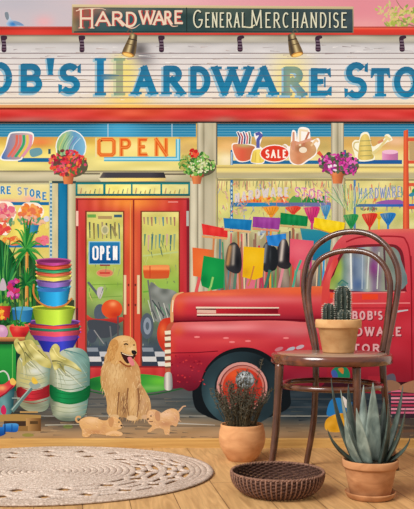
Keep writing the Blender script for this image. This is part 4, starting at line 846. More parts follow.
def sack(name_lab, body, tie, band, bandc, folds, seed):
    p = Pic('sack', name_lab)
    p.o(body, Fill((176, 190, 160)).h((min(x for x, y in body), (120, 128, 104)), (min(x for x, y in body) + 10, (190, 198, 168)), (min(x for x, y in body) + 22, (196, 206, 186)), (max(x for x, y in body), (86, 126, 116)))
        .blob(22, 366, 19, 22, (190, 182, 112), .85).blob(28, 404, 18, 8, (156, 158, 112), .8).blob(36, 371, 10, 4.6, (220, 226, 216), .95).blob(30, 381, 16, 5, (206, 194, 120), .9).blob(24, 358, 10, 9, (196, 190, 120), .8).blob(66, 378, 10, 8, (212, 222, 204), .8).blob(80, 358, 11, 10, (116, 160, 152), .85).blob(34, 406, 18, 7, (120, 122, 100), .8).blob(62, 409, 14, 5, (196, 200, 160), .6).blob(70, 420, 22, 6, (84, 100, 84), .8).blob(52, 400, 4, 24, (100, 110, 90), .7).noise(5, 5, 3, seed).st(1.4))
    p.f(smooth(band, True, 4), Fill(bandc).h((min(x for x, y in band), tuple(v * .62 for v in bandc)), (min(x for x, y in band) + 12, tuple(min(255, v * 1.08 + 8) for v in bandc)), (max(x for x, y in band), tuple(v * .66 for v in bandc))).st(1.3))
    rg = random.Random(seed)
    xs = [x for x, y in body]; x0, x1 = min(xs), max(xs)
    for i in range(11):
        y = min(y for x, y in body) + 26 + i * 4.6
        if y < max(y for x, y in body) - 5: p.s([(x0 + 3, y - 1), ((x0 + x1) / 2, y + 1.8), (x1 - 3, y - 2)], .6, (150, 160, 130) if not (min(q[1] for q in band) < y < max(q[1] for q in band) + 1) else tuple(v * .82 for v in bandc), sm=True)
    tx, ty = tie[-1][0], tie[-1][1] + 4
    for k in range(9):
        xe = x0 + 4 + (x1 - x0 - 8) * k / 8
        p.s([(tx + 2 + k, ty + 2), ((tx + xe) / 2 + 3, ty + 9), (xe, ty + 17 + 5 * math.sin(k))], 1.1, [(166, 172, 132), (222, 224, 194), (150, 160, 134)][k % 3], .3, True)
    n = Pic('sack_neck', 'yellow tied neck of the sack', p)
    n.o(tie, Fill((200, 190, 110)).blob(tie[0][0] + 6, tie[0][1] + 3, 5, 4, (240, 226, 140), .9).blob(tie[0][0] + 14, tie[0][1] + 13, 5, 5, (140, 140, 80), .8).blob(tie[0][0] + 24, tie[0][1] + 14, 7, 4, (226, 222, 160), .8).noise(16, 3, 3).st(1.2))
    for q, c in folds: n.s(q, 1.3, c, .4, True)
    return p
sack('printed sack with a red band at left', [(17, 366), (20, 356), (27, 348), (36, 348), (44, 355), (50, 366), (51, 384), (50, 402), (46, 410), (36, 412), (24, 409), (17, 398)],
     [(14, 343), (17, 338), (20, 341), (26, 340), (32, 340), (37, 346), (44, 352), (50, 360), (52, 368), (42, 366), (34, 360), (28, 362), (23, 366), (22, 356), (17, 352)],
     [(18, 387), (30, 390.6), (42, 388.6), (50.6, 384), (50.6, 395), (42, 399), (30, 401), (18, 398)], (190, 40, 50), [([(24, 342), (28, 350), (34, 358)], (150, 140, 80)), ([(18, 342), (24, 352), (26, 362)], (120, 120, 70)), ([(30, 344), (38, 352), (48, 360)], (236, 226, 150)), ([(25, 352), (32, 360)], (104, 104, 66)), ([(38, 350), (46, 358)], (130, 126, 76))], 61)
sack('printed sack with a green band by the door', [(49.6, 380), (52, 364), (60, 352), (70, 348), (82, 349), (89, 358), (90, 378), (88, 402), (84, 416), (72, 421), (58, 419), (51, 408)],
     [(49.6, 352), (53, 345), (57, 344), (60, 348), (60, 354), (68, 359), (76, 364), (82, 372), (72, 368), (64, 366), (66, 374), (60, 368), (55, 370), (52, 362)],
     [(50, 384.6), (58, 389), (70, 392), (82, 390), (89.8, 385.4), (89, 397), (82, 402), (70, 404.4), (58, 402), (50.6, 397)], (20, 134, 70), [([(53, 348), (58, 356), (66, 360)], (236, 226, 150)), ([(57, 363), (70, 366), (82, 372)], (150, 150, 100)), ([(52, 361), (58, 361), (63, 363)], (84, 86, 62)), ([(60, 364), (66, 374)], (120, 124, 90)), ([(70, 352), (80, 358), (88, 368)], (130, 170, 160)), ([(66, 352), (78, 362), (87, 376)], (150, 186, 176)), ([(64, 350), (80, 354), (88, 360)], (96, 140, 136))], 62)
wcn = Pic('watering_can', 'printed grey green watering can with garden gloves at lower left')
wcn.s([(0, 372), (4, 371), (8, 375), (10, 384), (10, 392)], 1.5, (206, 206, 196), sm=True)
wcn.o([(-12, 392), (2, 388), (14, 386), (14, 396), (12, 412), (2, 418), (-10, 418)], Fill((60, 110, 120)).h((-12, (90, 140, 140)), (4, (110, 160, 160)), (14, (34, 76, 84))).noise(8, 4, 4))
wcn.s([(12, 411), (22, 399), (32, 388)], 4.4, (96, 128, 122), 3.4); wcn.s([(12, 409.6), (22, 397.6), (31, 387)], 1, (170, 190, 180))
wcn.o([(29, 384), (33, 381), (40, 384), (40, 387), (34, 389)], (150, 166, 156)); wcn.o([(31.6, 381), (33, 377), (36, 379), (38, 383), (34, 384)], (236, 196, 70))
wcn.o([(-4, 386), (4, 384), (12, 379), (16, 384), (10, 390), (2, 396), (-4, 400)], Fill((214, 60, 70)).blob(2, 388, 5, 3, (244, 190, 110), .9)); wcn.o([(10, 380), (13, 378), (16.4, 382), (14.4, 385), (11, 384)], (236, 190, 90)); wcn.s([(-2, 398), (6, 393), (13, 386)], 1.4, (150, 30, 50))
wcn.o([(1, 408), (4, 405), (6.4, 410), (5, 415), (1.4, 413)], (206, 40, 90)); wcn.s([(12, 398), (20, 398)], .8, (170, 190, 180))
pt_ = Pic('pallet', 'printed wooden pallet at lower left')
pt_.f([(XL, 418), (16, 414), (41, 415), (41, 420), (28, 421), (XL, 424)], (176, 138, 76)); pt_.r(26, 418, 41, 431, Fill((166, 120, 60)).h((26, (196, 150, 90)), (41, (110, 74, 40)))); pt_.r(XL, 426, 28, 431, (150, 112, 64)); pt_.r(4, 421, 26, 426, (70, 52, 40)); pt_.s([(20, 412), (38, 412)], 1.6, (190, 150, 90)); pt_.r(30, 421, 38, 424, (90, 66, 40))
nz = Pic('hose_nozzle', 'printed blue hose nozzle at lower left')
nz.o([(-8, 426), (2, 427), (4, 424), (17, 423.6), (18.4, 428), (16, 432), (5, 432), (4, 435), (-8, 437)], Fill((40, 110, 190)).v((423, (90, 170, 226)), (428, (36, 110, 190)), (437, (20, 60, 130)))); nz.s([(5, 424), (5, 434)], 1.2, (20, 60, 120)); nz.s([(12, 424), (12, 432)], .8, (20, 70, 140))
lf = Pic('fallen_leaf', 'printed green leaf on the pavement'); lf.e(68, 426.6, 5, 2, (120, 130, 70)); lf.s([(63, 427), (73, 426)], .5, (80, 90, 50))
lf = Pic('fallen_leaf', 'printed dull green leaf by the pallet'); lf.e(28, 435, 6, 1.8, (150, 140, 70))

# ---- the dogs
def fur(p, region, n, cols, L, w, ang, seed):
    rg = random.Random(seed); xs = [q[0] for q in region]; ys = [q[1] for q in region]
    P = np.array([(rg.uniform(min(xs), max(xs)), rg.uniform(min(ys), max(ys))) for _ in range(n)])
    for (x, y), k in zip(P, inside(region, P)):
        if k:
            a = R(ang + rg.uniform(-25, 25)); l = L * rg.uniform(.6, 1.3)
            p.s([(x, y), (x + l * math.cos(a), y + l * math.sin(a))], w, rg.choice(cols), .2)
dg = Pic('dog', 'printed golden retriever sitting in front of the door')
body = smooth([(108, 352), (104, 362), (101, 372), (101, 384), (105, 394), (107, 404), (107, 412), (112, 418), (120, 417), (126, 418), (134, 421), (140, 419), (148, 418), (151, 411), (150, 400), (145, 390), (141, 383), (140, 370), (136, 362), (126, 352)])
dg.f(body, Fill((206, 160, 100)).blob(116, 374, 10, 14, (232, 194, 136), .9).blob(134, 378, 8, 12, (206, 156, 100), .8).blob(142, 404, 8, 12, (206, 164, 124), .8).blob(124, 406, 4.5, 13, (124, 86, 60), .9).blob(139, 398, 2.5, 14, (150, 106, 72), .8).blob(148, 412, 4, 8, (176, 130, 92), .7).blob(112, 404, 4, 10, (222, 180, 124), .8).blob(133, 402, 4, 14, (232, 190, 130), .9).blob(140, 388, 4, 10, (176, 124, 80), .6).blob(128, 366, 8, 4, (170, 116, 64), .7).blob(104, 380, 4, 12, (190, 140, 84), .6).st(1.2))
fur(dg, body, 560, [(222, 180, 122), (232, 196, 142), (206, 160, 102), (214, 170, 112), (196, 148, 92)], 5.0, .7, 95, 3)
for q in ([(119, 392), (118, 404), (117, 416)], [(128, 388), (127, 402), (129, 418)], [(138, 388), (139, 402), (137, 417)]): dg.s(q, 1.6, (140, 96, 62), .6, True)
dg.e(132, 418, 5.4, 2.6, (228, 190, 140)); dg.e(114.6, 416.6, 4.6, 2.2, (222, 182, 130)); dg.e(146, 417, 4.6, 2.4, (214, 172, 130))
hdg = Pic('head', 'golden head with open mouth', dg)
hp = smooth([(109, 350), (110, 342), (116, 337), (123, 335.4), (131, 337), (135.6, 342), (136.6, 349), (137, 353), (135, 356.4), (132, 357), (130, 360), (132, 365), (126, 365), (120, 364), (113, 364), (109, 359)])
hdg.f(hp, Fill((220, 170, 104)).blob(124, 340, 8, 5, (236, 196, 136), .9).blob(131, 349, 5, 4, (240, 206, 150), .9).blob(122, 356, 5, 5, (214, 160, 90), .7).blob(126, 346, 3, 2, (190, 140, 80), .6).st(1.1))
fur(hdg, hp, 130, [(236, 196, 136), (206, 156, 90), (226, 180, 116)], 3, .6, 110, 4)
ea = hdg
ea.o([(117, 340), (112, 340), (108.6, 346), (106.6, 354), (108, 361), (112.6, 360), (116, 353), (118.6, 346)], Fill((202, 146, 80)).blob(110, 354, 3, 6, (214, 164, 96), .8).st(1.1)); fur(ea, [(109, 343), (117, 343), (115, 358), (108, 360)], 60, [(186, 130, 66), (222, 170, 100)], 4, .7, 100, 5)
ea.o([(120.6, 352), (126, 354), (132, 355), (136, 354.6), (134, 358), (131, 360), (128, 363.6), (124, 360)], (66, 34, 30)); ea.o([(127.6, 357.6), (131, 357), (133.6, 361), (134.4, 365), (131.6, 365.6), (129, 362)], (228, 130, 134)); ea.s([(122, 353), (127, 355), (133, 355.6)], .8, (240, 216, 176), sm=True)
ea.o([(131.6, 350.6), (135, 350.4), (136.8, 352.6), (135, 354.6), (132.4, 353.8)], (40, 32, 32)); ea.s([(124, 344.6), (126, 343.8), (128.2, 344.6)], 1.4, (50, 36, 30), sm=True); ea.s([(133, 345), (135, 345)], 1.1, (60, 44, 36)); ea.s([(123, 341.6), (128, 341)], .8, (190, 140, 80))
ea.s([(119.6, 361), (126, 365.6), (131, 366)], 1.6, (150, 80, 44), sm=True)
pa = Pic('puppy', 'printed puppy at left bowing with its tail up')
pa.s([(82, 421), (78, 422), (76, 419), (78, 416.6), (81, 417.6)], 1.9, (216, 166, 110), sm=True)
pb_ = smooth([(80, 420), (86, 417), (94, 417), (102, 420), (107, 420), (109, 418), (114, 416.4), (119, 419), (121.6, 423), (121.6, 428), (117, 430), (122.6, 433), (121, 436), (112, 436), (106, 435), (98, 434), (92, 434), (88, 437), (82.6, 436), (82, 430), (79.6, 425)])
pa.f(pb_, Fill((228, 176, 112)).blob(92, 420, 8, 4, (244, 200, 150), .9).blob(96, 432, 10, 3, (196, 136, 90), .8).blob(112, 421, 5, 4, (240, 190, 130), .8).blob(104, 427, 3, 5, (206, 150, 100), .7).st(1.1)); fur(pa, pb_, 130, [(244, 200, 150), (214, 160, 106), (226, 176, 124)], 3, .6, 20, 6)
pa.o([(108.6, 419), (112, 417), (114, 421), (112, 427), (109, 425)], (206, 150, 96)); pa.e(119, 422, .8, .8, (60, 40, 36), n=8); pa.e(121.4, 425.4, 1, .9, (60, 40, 36), n=8); pa.s([(106, 434.6), (114, 432), (122, 434)], 2.6, (238, 190, 136), sm=True)
pq = Pic('puppy', 'printed puppy at right walking toward the other')
pq.s([(176, 414), (180, 410), (183, 406.6), (186, 406)], 2.0, (214, 170, 130), .9, True)
pc_ = smooth([(147, 414), (149, 410.4), (154, 409.4), (158, 411), (161, 413), (167, 409.6), (173, 408.4), (178, 411), (179.6, 417), (178, 423), (176, 426.4), (171, 425), (170, 429), (169, 434), (165, 434.4), (163, 429), (156, 428.6), (150, 432), (147.6, 430.6), (152, 426), (149, 423.6), (147, 419)])
pq.f(pc_, Fill((226, 176, 120)).blob(166, 414, 8, 4, (240, 200, 164), .9).blob(166, 424, 8, 3, (190, 134, 96), .8).blob(152, 414, 3, 3, (240, 194, 150), .8).blob(176, 419, 3, 5, (206, 154, 116), .8).st(1.1)); fur(pq, pc_, 110, [(240, 198, 160), (210, 158, 116), (226, 176, 136)], 3, .6, 30, 7)
pq.o([(156, 411), (159.6, 413), (160, 420), (157, 421), (155, 416)], (200, 146, 104)); pq.e(151, 416, .8, .8, (60, 40, 36), n=8); pq.e(148, 419, 1.1, .9, (60, 40, 36), n=8); pq.s([(149, 421.6), (153, 421.4)], .8, (120, 80, 60))

# ================================================================== the room
world = bpy.data.worlds.new('World'); bpy.context.scene.world = world; world.use_nodes = True
bgn = world.node_tree.nodes['Background']; bgn.inputs['Color'].default_value = (1, .995, .985, 1); bgn.inputs['Strength'].default_value = 0.42
sc = bpy.context.scene
sc.view_settings.view_transform = 'Standard'; sc.view_settings.look = 'None'; sc.view_settings.exposure = 0.42; sc.view_settings.gamma = 1
def P3(px, py, d): return Vector(((px - CX) * d / F, d - DW, HC + (HY - py) * d / F))
cam = bpy.data.cameras.new('Camera'); co = bpy.data.objects.new('Camera', cam); C.objects.link(co); sc.camera = co
co.location = (0, -DW, HC); co.rotation_euler = (R(90), 0, 0)
cam.sensor_fit = 'HORIZONTAL'; cam.sensor_width = 36; cam.lens = 36 * F / 414; cam.shift_y = (HY - 254.5) / 414
sun = bpy.data.lights.new('window_daylight', 'SUN'); so_ = bpy.data.objects.new('window_daylight', sun); C.objects.link(so_)
sun.energy = 3.0; sun.angle = R(30); sun.color = (1, .985, .955); so_.rotation_euler = (R(52), 0, R(-46)); so_.location = (-3, -4, 4)

# ================================================================== assemble the mural
mural = bpy.data.objects.new('wall_mural', None); C.objects.link(mural)
mural['label'] = 'printed hardware storefront mural with red truck and dogs covering the back wall'
mural['category'] = 'mural'
for q in ALL:
    if q.n: q.build(mural)

# ------------------------------------------------------------------ materials of the room
def woodmat(name, c0, c1, rough=.4, scale=(1, 1, 1), dist=6, coat=0.0, spec=.4, rings=6.0, rotz=0):
    m, nt, b, N, Lk = newmat(name)
    tc = N('ShaderNodeTexCoord'); mp = N('ShaderNodeMapping'); mp.inputs['Scale'].default_value = scale; mp.inputs['Rotation'].default_value = (0, 0, rotz)
    no = N('ShaderNodeTexNoise'); no.inputs['Scale'].default_value = rings; no.inputs['Detail'].default_value = 6; no.inputs['Distortion'].default_value = dist * .1
    cr = N('ShaderNodeValToRGB'); cr.color_ramp.elements[0].color = rgb(c0); cr.color_ramp.elements[1].color = rgb(c1); cr.color_ramp.elements[0].position = .3; cr.color_ramp.elements[1].position = .72
    Lk(tc.outputs['Object'], mp.inputs['Vector']); Lk(mp.outputs['Vector'], no.inputs['Vector']); Lk(no.outputs['Fac'], cr.inputs['Fac']); Lk(cr.outputs['Color'], b.inputs['Base Color'])
    b.inputs['Roughness'].default_value = rough; b.inputs['Specular IOR Level'].default_value = spec; b.inputs['Coat Weight'].default_value = coat; b.inputs['Coat Roughness'].default_value = .12
    M[name] = m
    return m


woodmat('bentwood', (50, 27, 19), (106, 63, 44), .26, (3, 3, 1.2), coat=.6, rings=9)
woodmat('seat_wood', (58, 28, 19), (116, 60, 38), .22, (1.2, 8, 6), coat=.7, rings=6)
woodmat('seat_top_wood', (132, 104, 86), (176, 146, 124), .3, (1.2, 9, 1), coat=.6, rings=5)  # seat wood made paler: the top's bright reflection is put into its colour
woodmat('baseboard_wood', (178, 132, 70), (206, 162, 94), .45, (1.2, 12, 30), rings=3)
woodmat('terracotta', (150, 98, 62), (200, 146, 102), .85, (4, 4, 9), spec=.15, rings=3)
woodmat('pale_terracotta', (186, 138, 90), (214, 170, 118), .85, (4, 4, 6), spec=.15, rings=4)
woodmat('orange_clay', (182, 124, 80), (216, 160, 110), .8, (3, 3, 7), spec=.2, rings=4)
woodmat('wicker', (94, 66, 54), (152, 112, 92), .7, (20, 20, 20), spec=.2, rings=6)
woodmat('wicker_dark', (56, 36, 30), (96, 66, 54), .7, (20, 20, 20), spec=.2, rings=6)
woodmat('jute', (150, 128, 112), (226, 208, 194), .95, (30, 30, 30), spec=.05, rings=6)
woodmat('jute_edge', (144, 122, 106), (216, 196, 180), .95, (30, 30, 30), spec=.05, rings=5)
woodmat('soil', (52, 40, 32), (84, 68, 54), .95, (30, 30, 30), spec=.1)
woodmat('aloe_skin', (84, 98, 92), (146, 158, 146), .45, (5, 5, 3), spec=.35, rings=7)
woodmat('aloe_dark', (34, 42, 38), (74, 86, 76), .45, (5, 5, 3), spec=.35, rings=7)
woodmat('cactus_skin', (24, 34, 30), (50, 62, 52), .55, (10, 10, 10), spec=.3)
woodmat('spine', (176, 176, 160), (226, 224, 206), .7)
woodmat('twig_bark', (58, 50, 36), (112, 98, 72), .9, (40, 40, 40), spec=.1)
woodmat('sprig_leaf', (58, 56, 46), (110, 102, 86), .8, (40, 40, 40), spec=.1)
woodmat('plaster', (214, 208, 200), (222, 216, 208), .9, spec=.1)
# floor boards: brick pattern laid along the boards with grain noise
m, nt, b, N, Lk = newmat('floor_boards')
tc = N('ShaderNodeTexCoord'); mp = N('ShaderNodeMapping'); mp.inputs['Rotation'].default_value = (0, 0, R(-98.5)); mp.inputs['Location'].default_value = (0, .06, 0)
bk = N('ShaderNodeTexBrick'); bk.inputs['Scale'].default_value = 1; bk.inputs['Brick Width'].default_value = 1.9; bk.inputs['Row Height'].default_value = .15; bk.inputs['Mortar Size'].default_value = .0014; bk.inputs['Mortar Smooth'].default_value = .2
bk.inputs['Color1'].default_value = rgb((214, 172, 118)); bk.inputs['Color2'].default_value = rgb((196, 152, 100)); bk.inputs['Mortar'].default_value = rgb((110, 76, 46)); bk.offset = .37
Lk(tc.outputs['Object'], mp.inputs['Vector']); Lk(mp.outputs['Vector'], bk.inputs['Vector'])
m2 = N('ShaderNodeMapping'); m2.inputs['Scale'].default_value = (1.6, 16, 1); Lk(mp.outputs['Vector'], m2.inputs['Vector'])
no = N('ShaderNodeTexNoise'); no.inputs['Scale'].default_value = 2.4; no.inputs['Detail'].default_value = 7; no.inputs['Distortion'].default_value = 1.4; Lk(m2.outputs['Vector'], no.inputs['Vector'])
cr = N('ShaderNodeValToRGB'); cr.color_ramp.elements[0].position = .32; cr.color_ramp.elements[1].position = .7; cr.color_ramp.elements[0].color = (.6, .54, .48, 1); cr.color_ramp.elements[1].color = (1.06, 1.05, 1.02, 1)
Lk(no.outputs['Fac'], cr.inputs['Fac'])
mx = N('ShaderNodeMix'); mx.data_type = 'RGBA'; mx.blend_type = 'MULTIPLY'; mx.inputs['Factor'].default_value = .8
Lk(bk.outputs['Color'], mx.inputs['A']); Lk(cr.outputs['Color'], mx.inputs['B']); Lk(mx.outputs['Result'], b.inputs['Base Color'])
b.inputs['Roughness'].default_value = .5; b.inputs['Specular IOR Level'].default_value = .25
M['floor'] = m


# ------------------------------------------------------------------ mesh helpers
def thing(name, label, cat, loc):
    o = bpy.data.objects.new(name, None); C.objects.link(o); o.location = loc; o['label'] = label; o['category'] = cat
    o.empty_display_size = .05
    return o


def obj(name, bm, mat, parent=None, label=None, smooth_=True, org=None):
    bmesh.ops.recalc_face_normals(bm, faces=bm.faces)
    me = bpy.data.meshes.new(name)
    if parent is not None:                                    # geometry is drawn in room coordinates, stored about its thing's base
        off = parent.location if parent.type == 'EMPTY' else parent.parent.location
        bmesh.ops.translate(bm, verts=bm.verts, vec=-Vector(off))
    bm.to_mesh(me); bm.free()
    o = bpy.data.objects.new(name, me); C.objects.link(o); o.parent = parent
    for q in (mat if isinstance(mat, list) else [mat]): me.materials.append(M[q])
    if smooth_:
        for p in me.polygons: p.use_smooth = True
    if label: o['label'] = label
    return o


def box(bm, a, b_):
    r = bmesh.ops.create_cube(bm, size=1)
    a, b_ = Vector(a), Vector(b_)
    for v in r['verts']: v.co = Vector((a[i] + (v.co[i] + .5) * (b_[i] - a[i]) for i in range(3)))
    return r['verts']


def tube(bm, pts, rad, seg=12, closed=False, cap=True, flat=1.0):
    pts = [Vector(p) for p in pts]; n = len(pts)
    rad = rad if hasattr(rad, '__len__') else [rad] * n
    t0 = (pts[1] - pts[-1 if closed else 0]).normalized()
    up = Vector((0, 0, 1)) if abs(t0.z) < .9 else Vector((0, 1, 0))
    nrm = (up - t0 * up.dot(t0)).normalized()
    rings = []
    for i in range(n):
        t = (pts[(i + 1) % n] - pts[i - 1]) if closed else (pts[min(i + 1, n - 1)] - pts[max(i - 1, 0)])
        t.normalize()
        nrm = (nrm - t * nrm.dot(t)).normalized(); bi = t.cross(nrm)
        rings.append([bm.verts.new(pts[i] + (nrm * math.cos(a) * flat + bi * math.sin(a)) * rad[i]) for a in [2 * math.pi * k / seg for k in range(seg)]])
    for i in range(n if closed else n - 1):
        A, B = rings[i], rings[(i + 1) % n]
        for k in range(seg): bm.faces.new((A[k], A[(k + 1) % seg], B[(k + 1) % seg], B[k]))
    if cap and not closed: bm.faces.new(rings[0][::-1]); bm.faces.new(rings[-1])


def lathe(bm, prof, c, seg=48):
    rings = []
    for r, z in prof:
        if r < 1e-5: rings.append([bm.verts.new((c[0], c[1], z))])
        else: rings.append([bm.verts.new((c[0] + r * math.cos(2 * math.pi * k / seg), c[1] + r * math.sin(2 * math.pi * k / seg), z)) for k in range(seg)])
    for A, B in zip(rings[:-1], rings[1:]):
        for k in range(seg):
            q = [A[k % len(A)], A[(k + 1) % seg % len(A)], B[(k + 1) % seg % len(B)], B[k % len(B)]]
            q = list(dict.fromkeys(q))
            if len(q) > 2: bm.faces.new(q)


def sm3(pts, n=6): return smooth([tuple(p) for p in pts], False, n)


# ------------------------------------------------------------------ the setting
bm = bmesh.new(); box(bm, (-3.2, -6.0, -.05), (3.2, .1, 0)); o = obj('floor', bm, 'floor', smooth_=False); o['kind'] = 'structure'; o['label'] = 'warm brown wooden floorboards'
bm = bmesh.new(); box(bm, (-3.2, .0015, 0), (3.2, .1, 2.7)); o = obj('wall_back', bm, 'plaster', smooth_=False); o['kind'] = 'structure'; o['label'] = 'back wall behind the mural'
bm = bmesh.new(); box(bm, (-3.2, -.016, 0), (3.2, 0, .0405)); bmesh.ops.bevel(bm, geom=[e for e in bm.edges if all(v.co.z > .03 and v.co.y < -.01 for v in e.verts)], offset=.004, segments=3, affect='EDGES')
o = obj('baseboard_back', bm, 'baseboard_wood', smooth_=False); o['kind'] = 'structure'; o['label'] = 'light wooden skirting strip under the mural'

# ------------------------------------------------------------------ bentwood chair
SX, SY, SZ, SR = .456, 3.06 - DW, .452, .2217
ch = thing('bentwood_chair', 'dark brown bentwood chair with round seat and double hoop back, holding the cactus pot', 'chair', (SX, SY, 0))
bm = bmesh.new()
lathe(bm, [(0, SZ), (SR - .024, SZ), (SR - .022, SZ - .002)], (SX, SY), 72)
bm2 = bmesh.new()
lathe(bm2, [(SR - .03, SZ - .003), (SR - .024, SZ - .0008), (SR - .006, SZ - .0008), (SR - .001, SZ - .004), (SR, SZ - .016), (SR - .001, SZ - .031), (SR - .005, SZ - .035), (SR - .05, SZ - .035), (SR - .05, SZ - .02), (0, SZ - .02)], (SX, SY), 96)
seat = obj('seat', bm2, 'seat_wood', ch)
obj('seat_panel', bm, 'seat_top_wood', seat, 'paler flat top of the round seat')
Bl, Br = P3(315.8, 350, 3.26), P3(386.6, 350, 3.135); Bl.z = Br.z = SZ - .03
lat = (Br - Bl).normalized(); back = Vector((-lat.y, lat.x, 0)); upv = (Vector((0, 0, 1)) + back * .13).normalized(); nv = lat.cross(upv).normalized()
eye = Vector((0, -DW, HC))
def hit(px, py):
    d = P3(px, py, 1.0) - eye
    return eye + d * ((Bl - eye).dot(nv) / d.dot(nv))
hp_ = [hit(*q) for q in ((316.5, 362), (315, 349), (309.5, 325), (305, 300), (303.8, 283), (307, 263), (316, 246.6), (332, 235.6), (352, 231.6), (371, 235), (386, 246), (395.4, 262), (398.6, 278), (397, 296), (392.6, 320), (387, 348), (385.5, 362))]
bm = bmesh.new(); q = sm3(hp_, 7); tube(bm, q, .0118, 14)
obj('back_hoop', bm, 'bentwood', ch)
hi = [hit(*q) for q in ((318.2, 352), (315.4, 334), (312, 318), (310, 303), (309.6, 290), (312.4, 274), (321, 260.4), (336, 253), (354, 251.2), (371, 254.6), (384, 265), (390.4, 280), (390.6, 297), (388.4, 316), (386, 334), (382.6, 352))]
hi = [p - nv * (.012 if nv.y > 0 else -.012) for p in hi]
bm = bmesh.new(); q = sm3(hi, 7); tube(bm, q, .0112, 14)
obj('inner_hoop', bm, 'bentwood', ch)
def leg(pts, r0, r1):
    bm = bmesh.new(); q = sm3(pts, 6); tube(bm, q, [r0 + (r1 - r0) * i / (len(q) - 1) for i in range(len(q))], 14); return obj('leg', bm, 'bentwood', ch)
def fl(px, d, z=0): v = P3(px, 300, d); v.z = z; return v
leg([fl(279.5, 2.99, SZ - .035), fl(278.4, 2.99, .33), fl(275.4, 2.985, .17), fl(270.4, 2.98, .03), fl(269.4, 2.98, 0)], .0158, .0112)
leg([fl(356.5, 2.885, SZ - .035), fl(357, 2.885, .33), fl(358.4, 2.88, .17), fl(361, 2.87, 0)], .0155, .0112)
leg([fl(315.6, 3.235, SZ - .035), fl(315.8, 3.235, .33), fl(313.4, 3.245, .17), fl(307.4, 3.262, .03), fl(306, 3.266, 0)], .0135, .0105)
leg([fl(382.5, 3.13, SZ - .035), fl(384, 3.13, .33), fl(388.6, 3.145, .17), fl(396.6, 3.17, 0)], .0135, .0105)
bm = bmesh.new(); tube(bm, [(SX + .178 * math.cos(a), SY + .178 * math.sin(a), .336) for a in [2 * math.pi * i / 64 for i in range(64)]], .0105, 12, True)
obj('leg_ring', bm, 'bentwood', ch)

# ------------------------------------------------------------------ cactus pot on the seat
cx_, cy_ = (338.4 - CX) * 3.085 / F, 3.085 - DW
cp = thing('potted_cactus', 'small cactus in a pale clay pot standing on the round chair seat', 'plant', (cx_, cy_, SZ))
bm = bmesh.new(); z0 = SZ + .0006
lathe(bm, [(0, z0), (.056, z0), (.0585, z0 + .004), (.0735, z0 + .09), (.0745, z0 + .0905), (.083, z0 + .0915), (.0845, z0 + .095), (.0845, z0 + .119), (.0825, z0 + .1225), (.078, z0 + .122), (.0755, z0 + .116), (.074, z0 + .10), (0, z0 + .10)], (cx_, cy_), 56)
obj('pot', bm, 'pale_terracotta', cp)
bm = bmesh.new(); lathe(bm, [(0, z0 + .109), (.04, z0 + .110), (.0735, z0 + .107), (.0735, z0 + .1005)], (cx_, cy_), 40); obj('soil', bm, 'soil', cp)
def cactus(x, y, zb, h, r, ribs, seed):
    bm = bmesh.new(); seg = ribs * 6; rows = 18; rings = []
    for i in range(rows + 1):
        t = i / rows; z = zb + h * t
        rr = r * (.86 + .14 * min(1, t * 4)) if t < .72 else r * math.sqrt(max(0, 1 - ((t - .72) / .28) ** 2)) ** .9
        if i == rows: rings.append([bm.verts.new((x, y, z))]); continue
        rings.append([bm.verts.new((x + rr * (1 + .17 * math.cos(ribs * a)) * math.cos(a), y + rr * (1 + .17 * math.cos(ribs * a)) * math.sin(a), z)) for a in [2 * math.pi * k / seg for k in range(seg)]])
    for A, B in zip(rings[:-1], rings[1:]):
        for k in range(seg):
            q = list(dict.fromkeys([A[k], A[(k + 1) % seg], B[(k + 1) % seg % len(B)], B[k % len(B)]]))
            bm.faces.new(q)
    o = obj('cactus', bm, 'cactus_skin', cp)
    bm = bmesh.new(); rg = random.Random(seed)
    for kb in range(ribs):
        a = 2 * math.pi * kb / ribs
        for i in range(int(h / .007)):
            t = (i + .5) / int(h / .007)
            rr = (r * (.86 + .14 * min(1, t * 4)) if t < .72 else r * math.sqrt(max(0, 1 - ((t - .72) / .28) ** 2)) ** .9) * 1.16
            p = Vector((x + rr * math.cos(a), y + rr * math.sin(a), zb + h * t))
            for _ in range(4):
                d = Vector((math.cos(a) + rg.uniform(-.7, .7), math.sin(a) + rg.uniform(-.7, .7), rg.uniform(-.3, .8))).normalized() * rg.uniform(.004, .008)
                tube(bm, [p, p + d], [.0007, .0003], 3, cap=False)
    s_ = obj('spines', bm, 'spine', o, 'pale spines along the ribs'); s_['kind'] = 'stuff'
zt = SZ + .105
cactus(cx_ + .018, cy_ + .012, zt, .142, .0265, 10, 1)
cactus(cx_ - .037, cy_ - .006, zt, .078, .019, 9, 2)
cactus(cx_ + .016, cy_ - .042, zt, .052, .018, 9, 3)

# ------------------------------------------------------------------ agave-like aloe in a terracotta pot with saucer
ax, ay = (370.2 - CX) * 2.735 / F, 2.735 - DW
al = thing('potted_aloe', 'large grey-green aloe in a terracotta pot on a saucer, in front of the chair', 'plant', (ax, ay, 0))
bm = bmesh.new(); lathe(bm, [(0, .0), (.068, .0), (.075, .004), (.0815, .017), (.083, .021), (.0805, .022), (.073, .012), (0, .010)], (ax, ay), 56); obj('saucer', bm, 'terracotta', al)
bm = bmesh.new(); lathe(bm, [(0, .0105), (.062, .0105), (.066, .014), (.0835, .098), (.084, .101), (.0895, .102), (.0912, .106), (.0912, .124), (.0895, .127), (.085, .126), (.082, .12), (.081, .108), (0, .108)], (ax, ay), 64); obj('pot', bm, 'terracotta', al)
bm = bmesh.new(); lathe(bm, [(0, .121), (.05, .121), (.0805, .117), (.0805, .1085)], (ax, ay), 40); obj('soil', bm, 'soil', al)
